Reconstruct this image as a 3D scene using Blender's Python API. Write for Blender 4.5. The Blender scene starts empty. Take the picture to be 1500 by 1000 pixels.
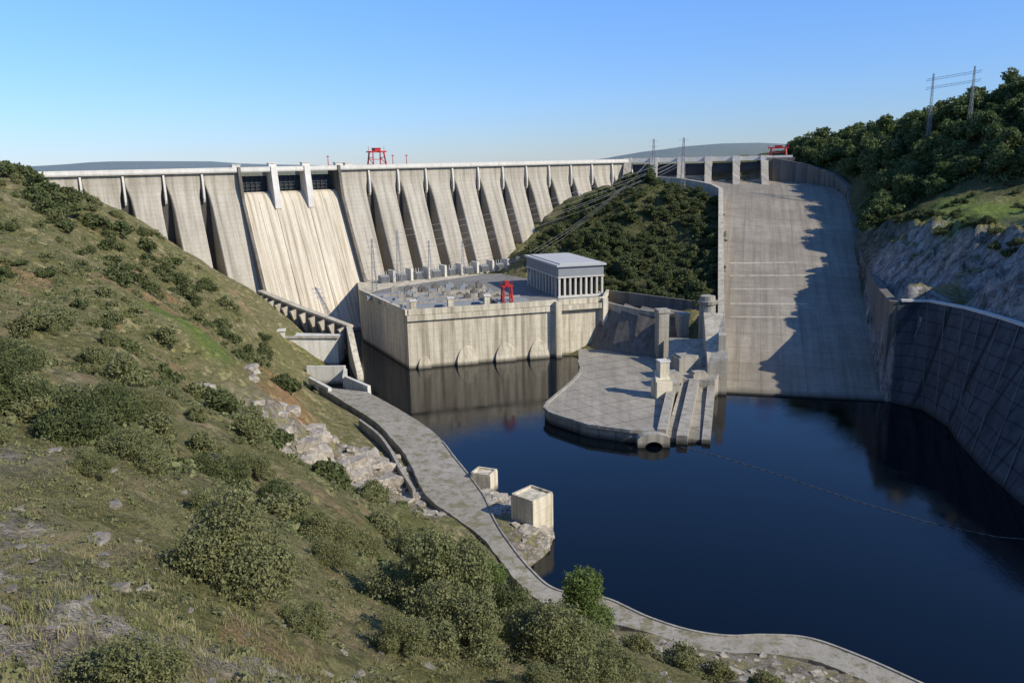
import bpy, math, random
import numpy as np
from mathutils import Vector, noise
random.seed(7); rng=np.random.default_rng(7)
scene=bpy.context.scene; COL=scene.collection
scene.view_settings.view_transform='Standard'; scene.view_settings.look='None'; scene.view_settings.exposure=0

# ------------------------------------------------------------ camera / light
cam=bpy.data.objects.new("camera",bpy.data.cameras.new("camera")); COL.objects.link(cam)
cam.data.sensor_width=36; cam.data.lens=36*1180/1500; cam.data.clip_start=0.5; cam.data.clip_end=30000
from mathutils import Matrix
cam.matrix_world=Matrix.Translation((0,0,105))@Matrix.Rotation(math.radians(90-12.6),4,'X')@Matrix.Rotation(-0.0209,4,'Z')
scene.camera=cam
SUN=Vector((0.74,-0.42,0.57)).normalized()
sl=bpy.data.lights.new("sun",'SUN'); sl.energy=5.0; sl.angle=math.radians(0.5); sl.color=(1,0.94,0.82)
so=bpy.data.objects.new("sun",sl); COL.objects.link(so); so.rotation_euler=SUN.to_track_quat('Z','Y').to_euler()
w=bpy.data.worlds.new("World"); scene.world=w; w.use_nodes=True
nt=w.node_tree; bg=nt.nodes['Background']; sk=nt.nodes.new('ShaderNodeTexSky'); sk.sky_type='NISHITA'; sk.sun_disc=False
sk.sun_elevation=math.asin(SUN.z); sk.sun_rotation=math.atan2(SUN.x,SUN.y); sk.altitude=300; sk.dust_density=0.0; sk.ozone_density=3.0; sk.air_density=1.0
tc=nt.nodes.new('ShaderNodeTexCoord'); sx=nt.nodes.new('ShaderNodeSeparateXYZ'); nt.links.new(tc.outputs['Generated'],sx.inputs[0])
rp=nt.nodes.new('ShaderNodeValToRGB'); nt.links.new(sx.outputs[2],rp.inputs[0])
rp.color_ramp.elements[0].position=0.0; rp.color_ramp.elements[0].color=(0.46,0.57,0.88,1); rp.color_ramp.elements[1].position=0.25; rp.color_ramp.elements[1].color=(0.70,1.0,1.45,1)
e_=rp.color_ramp.elements.new(0.07); e_.color=(0.55,0.71,1.06,1)
mm=nt.nodes.new('ShaderNodeMix'); mm.data_type='RGBA'; mm.blend_type='MULTIPLY'; mm.inputs[0].default_value=1
nt.links.new(sk.outputs[0],mm.inputs[6]); nt.links.new(rp.outputs[0],mm.inputs[7])
nt.links.new(mm.outputs[2],bg.inputs[0]); bg.inputs[1].default_value=0.14

# ------------------------------------------------------------ materials
def newmat(name):
    m=bpy.data.materials.new(name); m.use_nodes=True; t=m.node_tree
    return m,t,t.nodes['Principled BSDF']
def N(t,typ,**kw):
    n=t.nodes.new(typ)
    for k,v in kw.items(): setattr(n,k,v)
    return n
def noise_n(t,vec,scale,detail=6,rough=0.6):
    n=N(t,'ShaderNodeTexNoise'); n.inputs['Scale'].default_value=scale; n.inputs['Detail'].default_value=detail; n.inputs['Roughness'].default_value=rough
    t.links.new(vec,n.inputs['Vector']); return n.outputs['Fac']
def mapping(t,vec,sc,rot=(0,0,0)):
    n=N(t,'ShaderNodeMapping'); n.inputs['Scale'].default_value=sc; n.inputs['Rotation'].default_value=rot; t.links.new(vec,n.inputs['Vector']); return n.outputs[0]
def maprange(t,v,a,b,c=0,d=1):
    n=N(t,'ShaderNodeMapRange'); t.links.new(v,n.inputs[0])
    for i,x in zip((1,2,3,4),(a,b,c,d)): n.inputs[i].default_value=x
    return n.outputs[0]
def math_n(t,op,a,b=None):
    n=N(t,'ShaderNodeMath',operation=op)
    for i,x in enumerate((a,b)):
        if x is None: continue
        if isinstance(x,(int,float)): n.inputs[i].default_value=x
        else: t.links.new(x,n.inputs[i])
    return n.outputs[0]
def mix(t,fac,a,b,mode='MIX'):
    n=N(t,'ShaderNodeMix',data_type='RGBA',blend_type=mode)
    for s,x in ((n.inputs[0],fac),(n.inputs[6],a),(n.inputs[7],b)):
        if isinstance(x,(int,float)): s.default_value=x
        elif isinstance(x,tuple): s.default_value=(*x,1)
        else: t.links.new(x,s)
    return n.outputs[2]
def bump(t,b,h,strength,dist):
    n=N(t,'ShaderNodeBump'); n.inputs['Strength'].default_value=strength; n.inputs['Distance'].default_value=dist
    t.links.new(h,n.inputs['Height']); t.links.new(n.outputs[0],b.inputs['Normal'])
DAMANG=math.atan2(0.5655,0.825)
def concrete(name,base,dark,joint=2.5,streak=0.6,grid=None,jamp=0.25,sscale=0.35,blot=0.5,gamp=0.3,earth=0.0,flow=None,gw=0.05,waterline=True,face=None,hb=0.0):
    m,t,b=newmat(name); g=N(t,'ShaderNodeNewGeometry').outputs['Position']
    big=maprange(t,noise_n(t,g,0.03,5),0.35,0.65)
    if flow is not None: v=mapping(t,mapping(t,g,(1,1,1),(0,0,flow)),(0.3,0.012,0.02))
    elif face is not None: v=mapping(t,mapping(t,g,(1,1,1),(0,0,-face)),(sscale,0.006,0.012))
    else: v=mapping(t,g,(sscale,sscale,0.018))
    st=maprange(t,noise_n(t,v,1.0,6,0.65),0.44,0.68)
    fine=noise_n(t,g,0.9,8,0.7); med=maprange(t,noise_n(t,g,0.16,7,0.7),0.4,0.68)
    c=mix(t,math_n(t,'MULTIPLY',big,blot),base,tuple(0.6*a+0.4*b_ for a,b_ in zip(base,dark)))
    c=mix(t,math_n(t,'MULTIPLY',med,blot*0.4),c,dark)
    c=mix(t,math_n(t,'MULTIPLY',st,streak),c,dark)
    if hb:
        v2=mapping(t,mapping(t,g,(1,1,1),(0,0,flow)),(0.02,0.10,0.10)); st2=maprange(t,noise_n(t,v2,1.0,6,0.7),0.42,0.66)
        c=mix(t,math_n(t,'MULTIPLY',st2,hb),c,dark)
    c=mix(t,1.0,c,mix(t,fine,(0.72,0.72,0.72),(1.22,1.22,1.2)),'MULTIPLY')
    s=N(t,'ShaderNodeSeparateXYZ'); t.links.new(g,s.inputs[0])
    if joint:
        f=math_n(t,'FRACT',math_n(t,'DIVIDE',s.outputs[2],joint))
        l=math_n(t,'MULTIPLY',math_n(t,'LESS_THAN',f,0.13),jamp)
        c=mix(t,l,c,tuple(x*0.5 for x in dark))
    if grid:
        for ga,gb in ((grid[0],grid[1]),(grid[2],grid[3])):
            gx=math_n(t,'ADD',math_n(t,'MULTIPLY',s.outputs[0],ga),math_n(t,'MULTIPLY',s.outputs[1],gb))
            l=math_n(t,'MULTIPLY',math_n(t,'LESS_THAN',math_n(t,'FRACT',gx),gw),gamp)
            c=mix(t,l,c,tuple(x*0.5 for x in dark))
    if earth:
        e=maprange(t,noise_n(t,g,0.22,7,0.7),0.5,0.6); c=mix(t,math_n(t,'MULTIPLY',e,earth),c,(0.19,0.165,0.085))
        e=maprange(t,noise_n(t,g,0.5,8,0.75),0.55,0.62); c=mix(t,math_n(t,'MULTIPLY',e,earth*0.8),c,(0.10,0.095,0.05))
    if waterline:
        c=mix(t,maprange(t,s.outputs[2],2.2,0.6,0,0.75),c,(0.035,0.033,0.025))
    t.links.new(c,b.inputs['Base Color']); b.inputs['Roughness'].default_value=0.9; b.inputs['Specular IOR Level'].default_value=0.2
    bump(t,b,fine,0.5,0.35)
    return m
def plain(name,col,rough=0.6,metal=0.0,var=0.25,scale=1.5):
    m,t,b=newmat(name); g=N(t,'ShaderNodeNewGeometry').outputs['Position']
    f=noise_n(t,g,scale,5); c=mix(t,1.0,(*col,),mix(t,f,(1-var,)*3,(1+var,)*3),'MULTIPLY')
    t.links.new(c,b.inputs['Base Color']); b.inputs['Roughness'].default_value=rough; b.inputs['Metallic'].default_value=metal
    b.inputs['Specular IOR Level'].default_value=0.25
    return m
M_dam=concrete("dam_concrete",(0.50,0.45,0.36),(0.20,0.17,0.125),2.6,0.75,jamp=0.14,face=DAMANG,sscale=0.3)
M_gap=concrete("shaded_recess_concrete",(0.09,0.082,0.07),(0.045,0.04,0.035),2.6,0.6)  # shade of the gaps painted in, far darker than the buttress faces
M_dark=concrete("stained_shaded_concrete",(0.20,0.18,0.15),(0.07,0.06,0.05),2.6,0.8,jamp=0.15)  # stains, plus a dark base that paints shade into the shadowed walls
M_pier=concrete("pier_concrete",(0.45,0.41,0.335),(0.16,0.14,0.105),2.6,0.7,jamp=0.15)
M_crest=concrete("crest_concrete",(0.72,0.68,0.60),(0.35,0.31,0.26),0,0.3)
M_spill=concrete("spillway_concrete",(0.66,0.585,0.45),(0.30,0.235,0.155),0,0.95,sscale=0.42,face=DAMANG,blot=0.35)
M_tan=concrete("tan_concrete",(0.56,0.50,0.385),(0.23,0.185,0.13),2.4,0.7,jamp=0.12)
M_power=concrete("powerhouse_concrete",(0.74,0.665,0.50),(0.25,0.195,0.125),4.0,0.85,jamp=0.08,sscale=0.4)
M_chute=concrete("chute_concrete",(0.365,0.32,0.25),(0.16,0.135,0.10),0,0.6,grid=(0.0185,0.064,0.096,-0.0278),blot=0.95,gamp=0.25,flow=0.28,gw=0.05,hb=0.3)
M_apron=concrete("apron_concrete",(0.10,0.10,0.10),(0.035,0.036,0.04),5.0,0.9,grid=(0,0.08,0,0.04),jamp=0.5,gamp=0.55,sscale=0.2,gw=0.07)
M_plat=concrete("platform_concrete",(0.42,0.375,0.295),(0.15,0.13,0.10),0,0.4,grid=(0.115,0.06,-0.035,0.075),blot=1.0,gamp=0.45,flow=0.1,gw=0.06)
M_path=concrete("path_concrete",(0.41,0.37,0.30),(0.21,0.185,0.135),0,0.3,blot=1.0,earth=0.8,waterline=False)
M_white=concrete("whitewashed_concrete",(0.74,0.70,0.60),(0.30,0.26,0.2),0,0.5)
M_red=plain("red_paint",(0.42,0.03,0.03),0.5)
M_steel=plain("galvanised_steel",(0.25,0.26,0.27),0.5,0.3)
M_gate=plain("gate_steel",(0.05,0.055,0.06),0.5,0.3)
M_roof=plain("metal_roof",(0.47,0.46,0.43),0.85,0.0,0.15,0.3)
M_clad=plain("cladding_grey",(0.26,0.27,0.27),0.7,0.0,0.12,0.3)
M_slab=plain("grey_slab",(0.25,0.26,0.26),0.85,0.0,0.25,0.4)
M_opening=plain("opening_shade",(0.02,0.022,0.025),0.3)  # near-black colour, paints the shade inside openings
M_deck=concrete("deck_paving",(0.27,0.26,0.235),(0.12,0.115,0.105),0,0.3,grid=(0.16,0.04,-0.04,0.15),blot=1.0,gamp=0.2,waterline=False)
M_wire=plain("wire",(0.35,0.35,0.35),0.5,0.4)
M_bark=plain("bark",(0.09,0.07,0.05),0.9)
def leafmat(name,c1,c2,c3,sc):
    m,t,b=newmat(name); g=N(t,'ShaderNodeNewGeometry').outputs['Position']
    oi=N(t,'ShaderNodeObjectInfo').outputs['Random']
    f=maprange(t,noise_n(t,g,sc,3),0.35,0.65)
    c=mix(t,f,c1,c2); c=mix(t,math_n(t,'MULTIPLY',oi,0.7),c,c3)
    t.links.new(c,b.inputs['Base Color']); b.inputs['Roughness'].default_value=0.65; b.inputs['Specular IOR Level'].default_value=0.25
    tr=N(t,'ShaderNodeBsdfTranslucent'); t.links.new(c,tr.inputs[0]); ms=N(t,'ShaderNodeMixShader'); ms.inputs[0].default_value=0.25
    t.links.new(b.outputs[0],ms.inputs[1]); t.links.new(tr.outputs[0],ms.inputs[2]); t.links.new(ms.outputs[0],t.nodes['Material Output'].inputs[0])
    return m
M_olive=leafmat("olive_foliage",(0.125,0.138,0.046),(0.255,0.252,0.11),(0.20,0.195,0.08),1.2)
M_oak=leafmat("oak_foliage",(0.062,0.08,0.027),(0.145,0.163,0.056),(0.105,0.118,0.04),0.4)
M_pine=leafmat("pine_foliage",(0.06,0.09,0.028),(0.16,0.195,0.06),(0.10,0.13,0.045),0.2)
M_bright=leafmat("bright_foliage",(0.09,0.13,0.03),(0.19,0.24,0.065),(0.13,0.16,0.05),1.0)
M_grass=leafmat("dry_grass",(0.27,0.235,0.10),(0.48,0.41,0.22),(0.22,0.20,0.08),0.4)
M_green=leafmat("green_grass",(0.13,0.15,0.042),(0.23,0.24,0.08),(0.22,0.215,0.08),0.4)
def rockmat(name,a,b_):
    m,t,b=newmat(name); g=N(t,'ShaderNodeNewGeometry').outputs['Position']
    f=noise_n(t,g,0.8,8,0.7); r=maprange(t,f,0.35,0.65); f2=noise_n(t,g,5,8,0.7)
    c=mix(t,r,a,b_); c=mix(t,1.0,c,mix(t,f2,(0.6,0.6,0.6),(1.35,1.35,1.35)),'MULTIPLY')
    t.links.new(c,b.inputs['Base Color']); b.inputs['Roughness'].default_value=0.95
    bump(t,b,math_n(t,'ADD',f,f2),0.8,0.25); return m
M_rock=rockmat("pale_rock",(0.20,0.17,0.13),(0.56,0.49,0.38)); M_rockn=rockmat("weathered_rock",(0.18,0.155,0.12),(0.38,0.33,0.255))
def groundmat():
    m,t,b=newmat("ground"); g=N(t,'ShaderNodeNewGeometry'); p=g.outputs['Position']
    n1=maprange(t,noise_n(t,p,0.035,6,0.65),0.38,0.62); n2=maprange(t,noise_n(t,p,0.3,8,0.7),0.42,0.60); n3=noise_n(t,p,3.0,8,0.75)
    n4=maprange(t,noise_n(t,p,0.12,8,0.7),0.47,0.60); n5=maprange(t,noise_n(t,p,0.6,8,0.75),0.52,0.62); n6=maprange(t,noise_n(t,p,0.06,7,0.7),0.56,0.64)
    n7=maprange(t,noise_n(t,p,0.05,7,0.7),0.42,0.54)
    c=mix(t,n1,(0.25,0.225,0.09),(0.39,0.32,0.16)); c=mix(t,math_n(t,'MULTIPLY',n7,0.5),c,(0.205,0.215,0.072)); c=mix(t,math_n(t,'MULTIPLY',n2,0.6),c,(0.155,0.16,0.052))
    c=mix(t,math_n(t,'MULTIPLY',n4,0.4),c,(0.46,0.37,0.22)); c=mix(t,math_n(t,'MULTIPLY',n5,0.6),c,(0.088,0.095,0.034)); c=mix(t,math_n(t,'MULTIPLY',n6,0.45),c,(0.45,0.26,0.135))
    at=N(t,'ShaderNodeVertexColor',layer_name="tint"); s=N(t,'ShaderNodeSeparateColor'); t.links.new(at.outputs[0],s.inputs[0])
    rk=mix(t,maprange(t,noise_n(t,p,0.35,9,0.75),0.38,0.62),(0.19,0.16,0.12),(0.62,0.54,0.42))
    rkc=mix(t,maprange(t,noise_n(t,mapping(t,p,(0.25,0.25,0.10)),1.0,9,0.8),0.38,0.64),(0.10,0.088,0.078),(0.66,0.61,0.54))
    sep=N(t,'ShaderNodeSeparateXYZ'); t.links.new(g.outputs['Normal'],sep.inputs[0])
    steep=maprange(t,sep.outputs[2],0.90,0.76)
    c=mix(t,math_n(t,'MULTIPLY',s.outputs[0],maprange(t,n2,0.0,0.6)),c,rk)
    sp=N(t,'ShaderNodeSeparateXYZ'); t.links.new(p,sp.inputs[0]); rt=math_n(t,'MULTIPLY',maprange(t,sp.outputs[0],150,160),maprange(t,sp.outputs[0],232,224))
    c=mix(t,math_n(t,'MULTIPLY',steep,rt),c,rkc)
    c=mix(t,math_n(t,'MULTIPLY',s.outputs[1],0.85),c,(0.18,0.25,0.05)); c=mix(t,math_n(t,'MULTIPLY',s.outputs[2],0.7),c,(0.50,0.26,0.12))
    dk=math_n(t,'MULTIPLY',maprange(t,sp.outputs[0],20,40),maprange(t,sp.outputs[1],425,440)); dk=math_n(t,'MULTIPLY',dk,maprange(t,sp.outputs[1],900,800))
    dk=math_n(t,'MULTIPLY',dk,math_n(t,'SUBTRACT',1.0,s.outputs[1]))
    c=mix(t,math_n(t,'MULTIPLY',dk,0.7),c,(0.07,0.078,0.03))
    c=mix(t,1.0,c,mix(t,n3,(0.40,0.40,0.40),(1.55,1.55,1.55)),'MULTIPLY')
    far=maprange(t,sp.outputs[1],900,3500); c=mix(t,math_n(t,'MULTIPLY',far,0.85),c,(0.20,0.26,0.28))  # distance haze painted into the ground colour as blue-grey
    t.links.new(c,b.inputs['Base Color']); b.inputs['Roughness'].default_value=1; b.inputs['Specular IOR Level'].default_value=0.1
    h=math_n(t,'ADD',n3,math_n(t,'MULTIPLY',n2,1.5)); bump(t,b,h,1.0,0.6); return m
M_ground=groundmat()

# ------------------------------------------------------------ mesh helpers
class MB:
    def __init__(s): s.v=[]; s.f=[]
    def poly(s,pts): i=len(s.v); s.v+= [tuple(p) for p in pts]; s.f.append(tuple(range(i,i+len(pts))))
    def prism(s,xy,z0,z1):
        n=len(xy); a=sum(xy[i][0]*xy[(i+1)%n][1]-xy[(i+1)%n][0]*xy[i][1] for i in range(n))
        Z0=z0 if isinstance(z0,(list,tuple)) else [z0]*n; Z1=z1 if isinstance(z1,(list,tuple)) else [z1]*n
        if a<0: xy=xy[::-1]; Z0=list(Z0)[::-1]; Z1=list(Z1)[::-1]
        i=len(s.v); s.v+=[(x,y,z) for (x,y),z in zip(xy,Z0)]+[(x,y,z) for (x,y),z in zip(xy,Z1)]
        s.f.append(tuple(range(i+n-1,i-1,-1))); s.f.append(tuple(range(i+n,i+2*n)))
        for k in range(n): j=(k+1)%n; s.f.append((i+k,i+j,i+n+j,i+n+k))
        return s
    def extrude(s,prof,fa,fb):
        n=len(prof); i=len(s.v); s.v+=[fa(*p) for p in prof]+[fb(*p) for p in prof]
        s.f.append(tuple(range(i,i+n))); s.f.append(tuple(range(i+2*n-1,i+n-1,-1)))
        for k in range(n): j=(k+1)%n; s.f.append((i+k,i+n+k,i+n+j,i+j))
        return s
    def beam(s,a,b,r,r2=None,n=4):
        a=Vector(a); b=Vector(b); d=(b-a); 
        if d.length<1e-6: return s
        d.normalize(); u=d.cross(Vector((0,0,1)))
        if u.length<1e-3: u=Vector((1,0,0))
        u.normalize(); v=d.cross(u); r2=r if r2 is None else r2; i=len(s.v)
        for P,R in ((a,r),(b,r2)):
            for k in range(n):
                an=2*math.pi*(k+0.5)/n; s.v.append(tuple(P+u*R*math.cos(an)+v*R*math.sin(an)))
        for k in range(n): j=(k+1)%n; s.f.append((i+k,i+j,i+n+j,i+n+k))
        s.f.append(tuple(range(i+n-1,i-1,-1))); s.f.append(tuple(range(i+n,i+2*n))); return s
    def box(s,c,d,z0,z1,ang=0):
        ca,sa=math.cos(ang),math.sin(ang); hx,hy=d[0]/2,d[1]/2
        return s.prism([(c[0]+x*ca-y*sa,c[1]+x*sa+y*ca) for x,y in ((-hx,-hy),(hx,-hy),(hx,hy),(-hx,hy))],z0,z1)
    def wall(s,pts,th,z0,z1):
        n=len(pts); L=[];R=[]
        for i in range(n):
            a=Vector(pts[max(i-1,0)]);b=Vector(pts[min(i+1,n-1)]);d=(b-a).normalized(); nn=Vector((-d.y,d.x))*th/2
            p=Vector(pts[i]); L.append(p+nn);R.append(p-nn)
        Z0=z0 if isinstance(z0,(list,tuple)) else [z0]*n; Z1=z1 if isinstance(z1,(list,tuple)) else [z1]*n
        i=len(s.v)
        for k in range(n): s.v+=[(L[k].x,L[k].y,Z0[k]),(R[k].x,R[k].y,Z0[k]),(R[k].x,R[k].y,Z1[k]),(L[k].x,L[k].y,Z1[k])]
        for k in range(n-1):
            for q in range(4):
                r=(q+1)%4; s.f.append((i+4*k+q,i+4*k+r,i+4*k+4+r,i+4*k+4+q))
        s.f.append((i+3,i+2,i+1,i)); e=i+4*(n-1); s.f.append((e,e+1,e+2,e+3)); return s
import bmesh
def mkmesh(name,mb,mats,loc=(0,0,0),smooth=False,recalc=True):
    me=bpy.data.meshes.new(name); lx,ly,lz=loc
    me.from_pydata([(x-lx,y-ly,z-lz) for x,y,z in mb.v],[],mb.f); me.validate()
    for m in (mats if isinstance(mats,list) else [mats]): me.materials.append(m)
    if smooth: me.polygons.foreach_set('use_smooth',[True]*len(me.polygons))
    if recalc:
        bm=bmesh.new(); bm.from_mesh(me); bmesh.ops.recalc_face_normals(bm,faces=bm.faces); bm.to_mesh(me); bm.free()
    return me
def obj(name,me,parent=None,loc=(0,0,0)):
    o=bpy.data.objects.new(name,me); COL.objects.link(o)
    if parent is not None: o.parent=parent
    else: o.location=loc
    return o
def thing(name,label,cat,loc,group=None):
    e=bpy.data.objects.new(name,None); COL.objects.link(e); e.location=loc; e["label"]=label; e["category"]=cat
    if group: e["group"]=group
    return e
def part(name,mb,mat,par,smooth=False,label=None):
    o=obj(name,mkmesh(name,mb,mat,tuple(par.location),smooth),par)
    if label: o["label"]=label
    return o
def single(name,mb,mat,label,cat,loc,group=None,smooth=False):
    o=obj(name,mkmesh(name,mb,mat,loc,smooth),None,loc); o["label"]=label; o["category"]=cat
    if group: o["group"]=group
    return o
def structure(name,mb,mat,smooth=False):
    o=obj(name,mkmesh(name,mb,mat,(0,0,0),smooth)); o["kind"]="structure"; return o

# ------------------------------------------------------------ dam frame
A=Vector((-248,475)); D=Vector((0.825,0.5655)).normalized(); NN=Vector((D.y,-D.x))
def W(s,o,z): p=A+D*s+NN*o; return (p.x,p.y,z)
def WXY(s,o): p=A+D*s+NN*o; return (p.x,p.y)
S0,S1,SE=90.0,157.0,427.0
CH=[((96,352),(161,335),0.8),((157,600),(248,600),75),((153,630),(251,632),80),((140,662),(240,664),83),((108,703),(214,680),85)]
def chute_at(q):
    L=CH; k=min(int(q),len(L)-2); f=q-k
    def l(a,b): return a+(b-a)*f
    a,b=L[k],L[k+1]
    return (l(a[0][0],b[0][0]),l(a[0][1],b[0][1])),(l(a[1][0],b[1][0]),l(a[1][1],b[1][1])),l(a[2],b[2])

# ------------------------------------------------------------ terrain
C=[(0,0,103.3),(-6,8,99),(6,6,98.5),(-30,0,104),(-60,20,100),(-40,25,95),(-11.6,16,93.8),(-18,26,91),(-30,45,87.3),(-53,80,81),(-97,150,73.5),(-146,230,76.7),(-194,310,92.6),(-236,380,103),
(-12.5,22,92),(-27,50,85),(-48,90,78),(-86,165,70),(-133,260,72),(-194,385,85),(-8.8,20,91),(-15,36,85.3),(-31,75,75),(-56,140,62),(-94,240,53.4),(-150,390,45),(-121,380,31),
(-71.5,230,34),(-92,300,26.4),(-46.6,170,36.5),(-52,235,12),(-74,222,31),(-62,232,21),(-26.6,95,57),(-13,45,78),(-7.7,26,86.6),(-5,32,82),(-9,60,68.7),(-19,130,39.5),(0,45,73),(-1,95,47),(9.4,70,54.7),(15,115,28),(35,125,13),(58,137,5),
(-20,170,25),(-14,190,12),(40,60,50),(70,80,30),(60,20,60),(90,20,25),(-58,262,12),(-70,285,13),(-112,395,10),(-100,385,5),(-128,402,27),(-135,440,30),(-140,470,24),(-160,470,38),(-170,430,58),(-200,430,78),(-258,437,102),(-230,410,95),(-215,445,84),(-300,440,110),(-300,350,112),(-300,200,112),(-200,200,100),(-150,100,98),(-100,40,102),(-200,0,120),(-330,0,130),
(0,-15,104),(60,-15,70),(90,-15,25)]
for x,y in [(-101,369),(-80,337),(-60,305),(-43,270),(-36,245),(-33,222),(-23,220),(-10,202),(-5,183),(1.5,170),(12,160),(22,158),(30,156),(36,151),(52,148),(66,141),(80,128),(95,95),(103,40),(103,-15)]: C.append((x,y,4.2))
for x,y in [(-50,375),(-45,345),(-18,308),(0,280),(8,250),(17,228),(18,208),(18,192),(32,187),(45,178),(70,170),(95,150),(110,120),(120,60),(120,0),(120,-15),(0,330),(10,370),(0,400),(-30,400),(-75,420),(-85,460),(-95,490),(40,250),(80,240),(120,240),(138,200),(142,270),(135,320),(100,300),(60,250),(90,200),(130,100),(40,400),(50,350),(60,310),(-30,450),(0,470),(-60,520),(-110,500)]: C.append((x,y,-8))
for x,y in [(-6,238),(1,229),(8,214),(6,205)]: C.append((x,y,2.2))
C+=[(104,610,86),(52,600,62),(11,565,42),(48,540,40),(62,480,26),(103,590,72),(101,560,50),(92,510,34),(100,430,24),(118,480,34),(125,500,38),(140,550,55),(150,590,70),(123,625,80),(150,650,78),(67,620,74),(60,460,24),(80,440,20),(110,445,26),(90,400,2),(100,380,2)]
for s,z in [(0,92),(22,82),(45,62),(67,44),(85,22),(100,0),(150,0),(200,20),(260,26),(280,36),(300,46),(320,60),(350,74),(400,82)]:
    for o in (15,48): x,y=WXY(s,o); C.append((x,y,z-(0 if s>90 else (3 if o==15 else 6))))
RF=[(163,333),(171,322),(170,300),(165,284),(158,254),(154,227),(148,190),(142,140),(140,60),(140,-40)]
RT=[(166,340),(177,337),(183,320),(186,300),(187,278),(188,257),(190,227),(192,172),(194,60),(196,-40)]
ZT=[43,43,43,42.5,42,42,42,42,42,42]
for x,y in RF: C.append((x+4,y,-6 if y<330 else 0))
for x,y in RT: C.append((x+4,y,41.6))
C+=[(172,352,42),(188,400,44),(204,455,52),(196,372,44),(199,335,44),(220,475,63.5),(218,430,69),(213,375,71.6),(208,325,70),(206,240,72),(211,150,75),(211,0,80),
(240,380,77),(260,400,78.5),(240,450,75),(228,410,74),(225,340,75),(260,340,78),(258,470,82),(236,530,62),(262,540,82),(289,580,112),(325,520,130),(300,520,114),(305,550,122),(262,640,100),(255,600,86),(222,700,103),(262,690,104),(280,720,108),(340,650,124),(400,500,138),(400,300,105),(300,300,84),(300,400,84),(290,440,88),(310,470,104),(260,250,80),(300,150,90),(250,0,85),(400,0,110),(400,720,120)]
for q in (0,0.25,0.5,0.75,1,2,3):
    l,r,z=chute_at(q if q<4 else 3.99)
    for f in (0.1,0.5,0.9): C.append((l[0]+(r[0]-l[0])*f,l[1]+(r[1]-l[1])*f,z-5))
C=np.array(C,float)
keep=[]
for i in range(len(C)):
    if all((C[i,0]-C[j,0])**2+(C[i,1]-C[j,1])**2>4 for j in keep): keep.append(i)
C=C[keep]; P=C[:,:2]; n=len(P); cc=4.0
def phi(d2): return -np.sqrt(d2+cc*cc)
K=phi(((P[:,None]-P[None])**2).sum(2))+np.eye(n)*-0.15
Q=np.c_[np.ones(n),P/100]
Mx=np.block([[K,Q],[Q.T,np.zeros((3,3))]]); sol=np.linalg.solve(Mx,np.r_[C[:,2],0,0,0]); Wt=sol[:n]; Pc=sol[n:]
def pip(x,y,poly):
    ins=np.zeros(x.shape,bool); m=len(poly)
    for i in range(m):
        x1,y1=poly[i];x2,y2=poly[(i+1)%m]
        if y1==y2: continue
        c=((y1>y)!=(y2>y))&(x<(x2-x1)*(y-y1)/(y2-y1)+x1); ins^=c
    return ins
ESP_out=[(-66,350),(-50,326),(-34,299),(-26,281),(-20.6,265),(-14,246),(-9,230),(-6,215),(-2,201),(4,186),(10,177),(21.5,173),(30,165),(38,159.5),(46,157),(54,157),(63,155.5),(71,149),(79,140),(92,124),(104,95),(112,40),(112,-30)]
ESP_in=[(-90,360),(-74,336),(-55,306),(-46,287),(-39,270),(-33,250),(-27,231),(-18,217),(-9.5,203),(-3,188),(3,175.5),(10,168),(20,163.5),(29,158.8),(37,153.2),(45,151),(54,150),(62,147),(70,139),(83,121),(95,93),(102,40),(102,-30)]
ESP=ESP_out+ESP_in[::-1]
PLAT=[(36,428),(34,400),(34,386),(32.5,376),(28.5,363),(14.5,328),(13,321),(15,314),(29,297.5),(44,290),(53,288),(58,300),(64,330),(72,352),(78,372),(76,402),(60,420)]
CHP=[CH[0][0],CH[1][0],CH[2][0],CH[3][0],CH[4][0],CH[4][1],CH[3][1],CH[2][1],CH[1][1],CH[0][1]]
def fbm(x,y,sc,o):
    r=np.zeros(x.shape); amp=1
    for k in range(o):
        a=2.399*k+0.7; ca,sa=math.cos(a),math.sin(a); X=(x*ca-y*sa)*sc; Y=(x*sa+y*ca)*sc
        xi=np.floor(X);yi=np.floor(Y);fx=X-xi;fy=Y-yi;fx=fx*fx*(3-2*fx);fy=fy*fy*(3-2*fy)
        def h(i,j):
            v=np.sin(i*127.1+j*311.7+k*74.7)*43758.5453; return v-np.floor(v)
        v=(h(xi,yi)*(1-fx)+h(xi+1,yi)*fx)*(1-fy)+(h(xi,yi+1)*(1-fx)+h(xi+1,yi+1)*fx)*fy
        r+=amp*(v-0.5)*2; amp*=0.52; sc*=2.03
    return r
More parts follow.
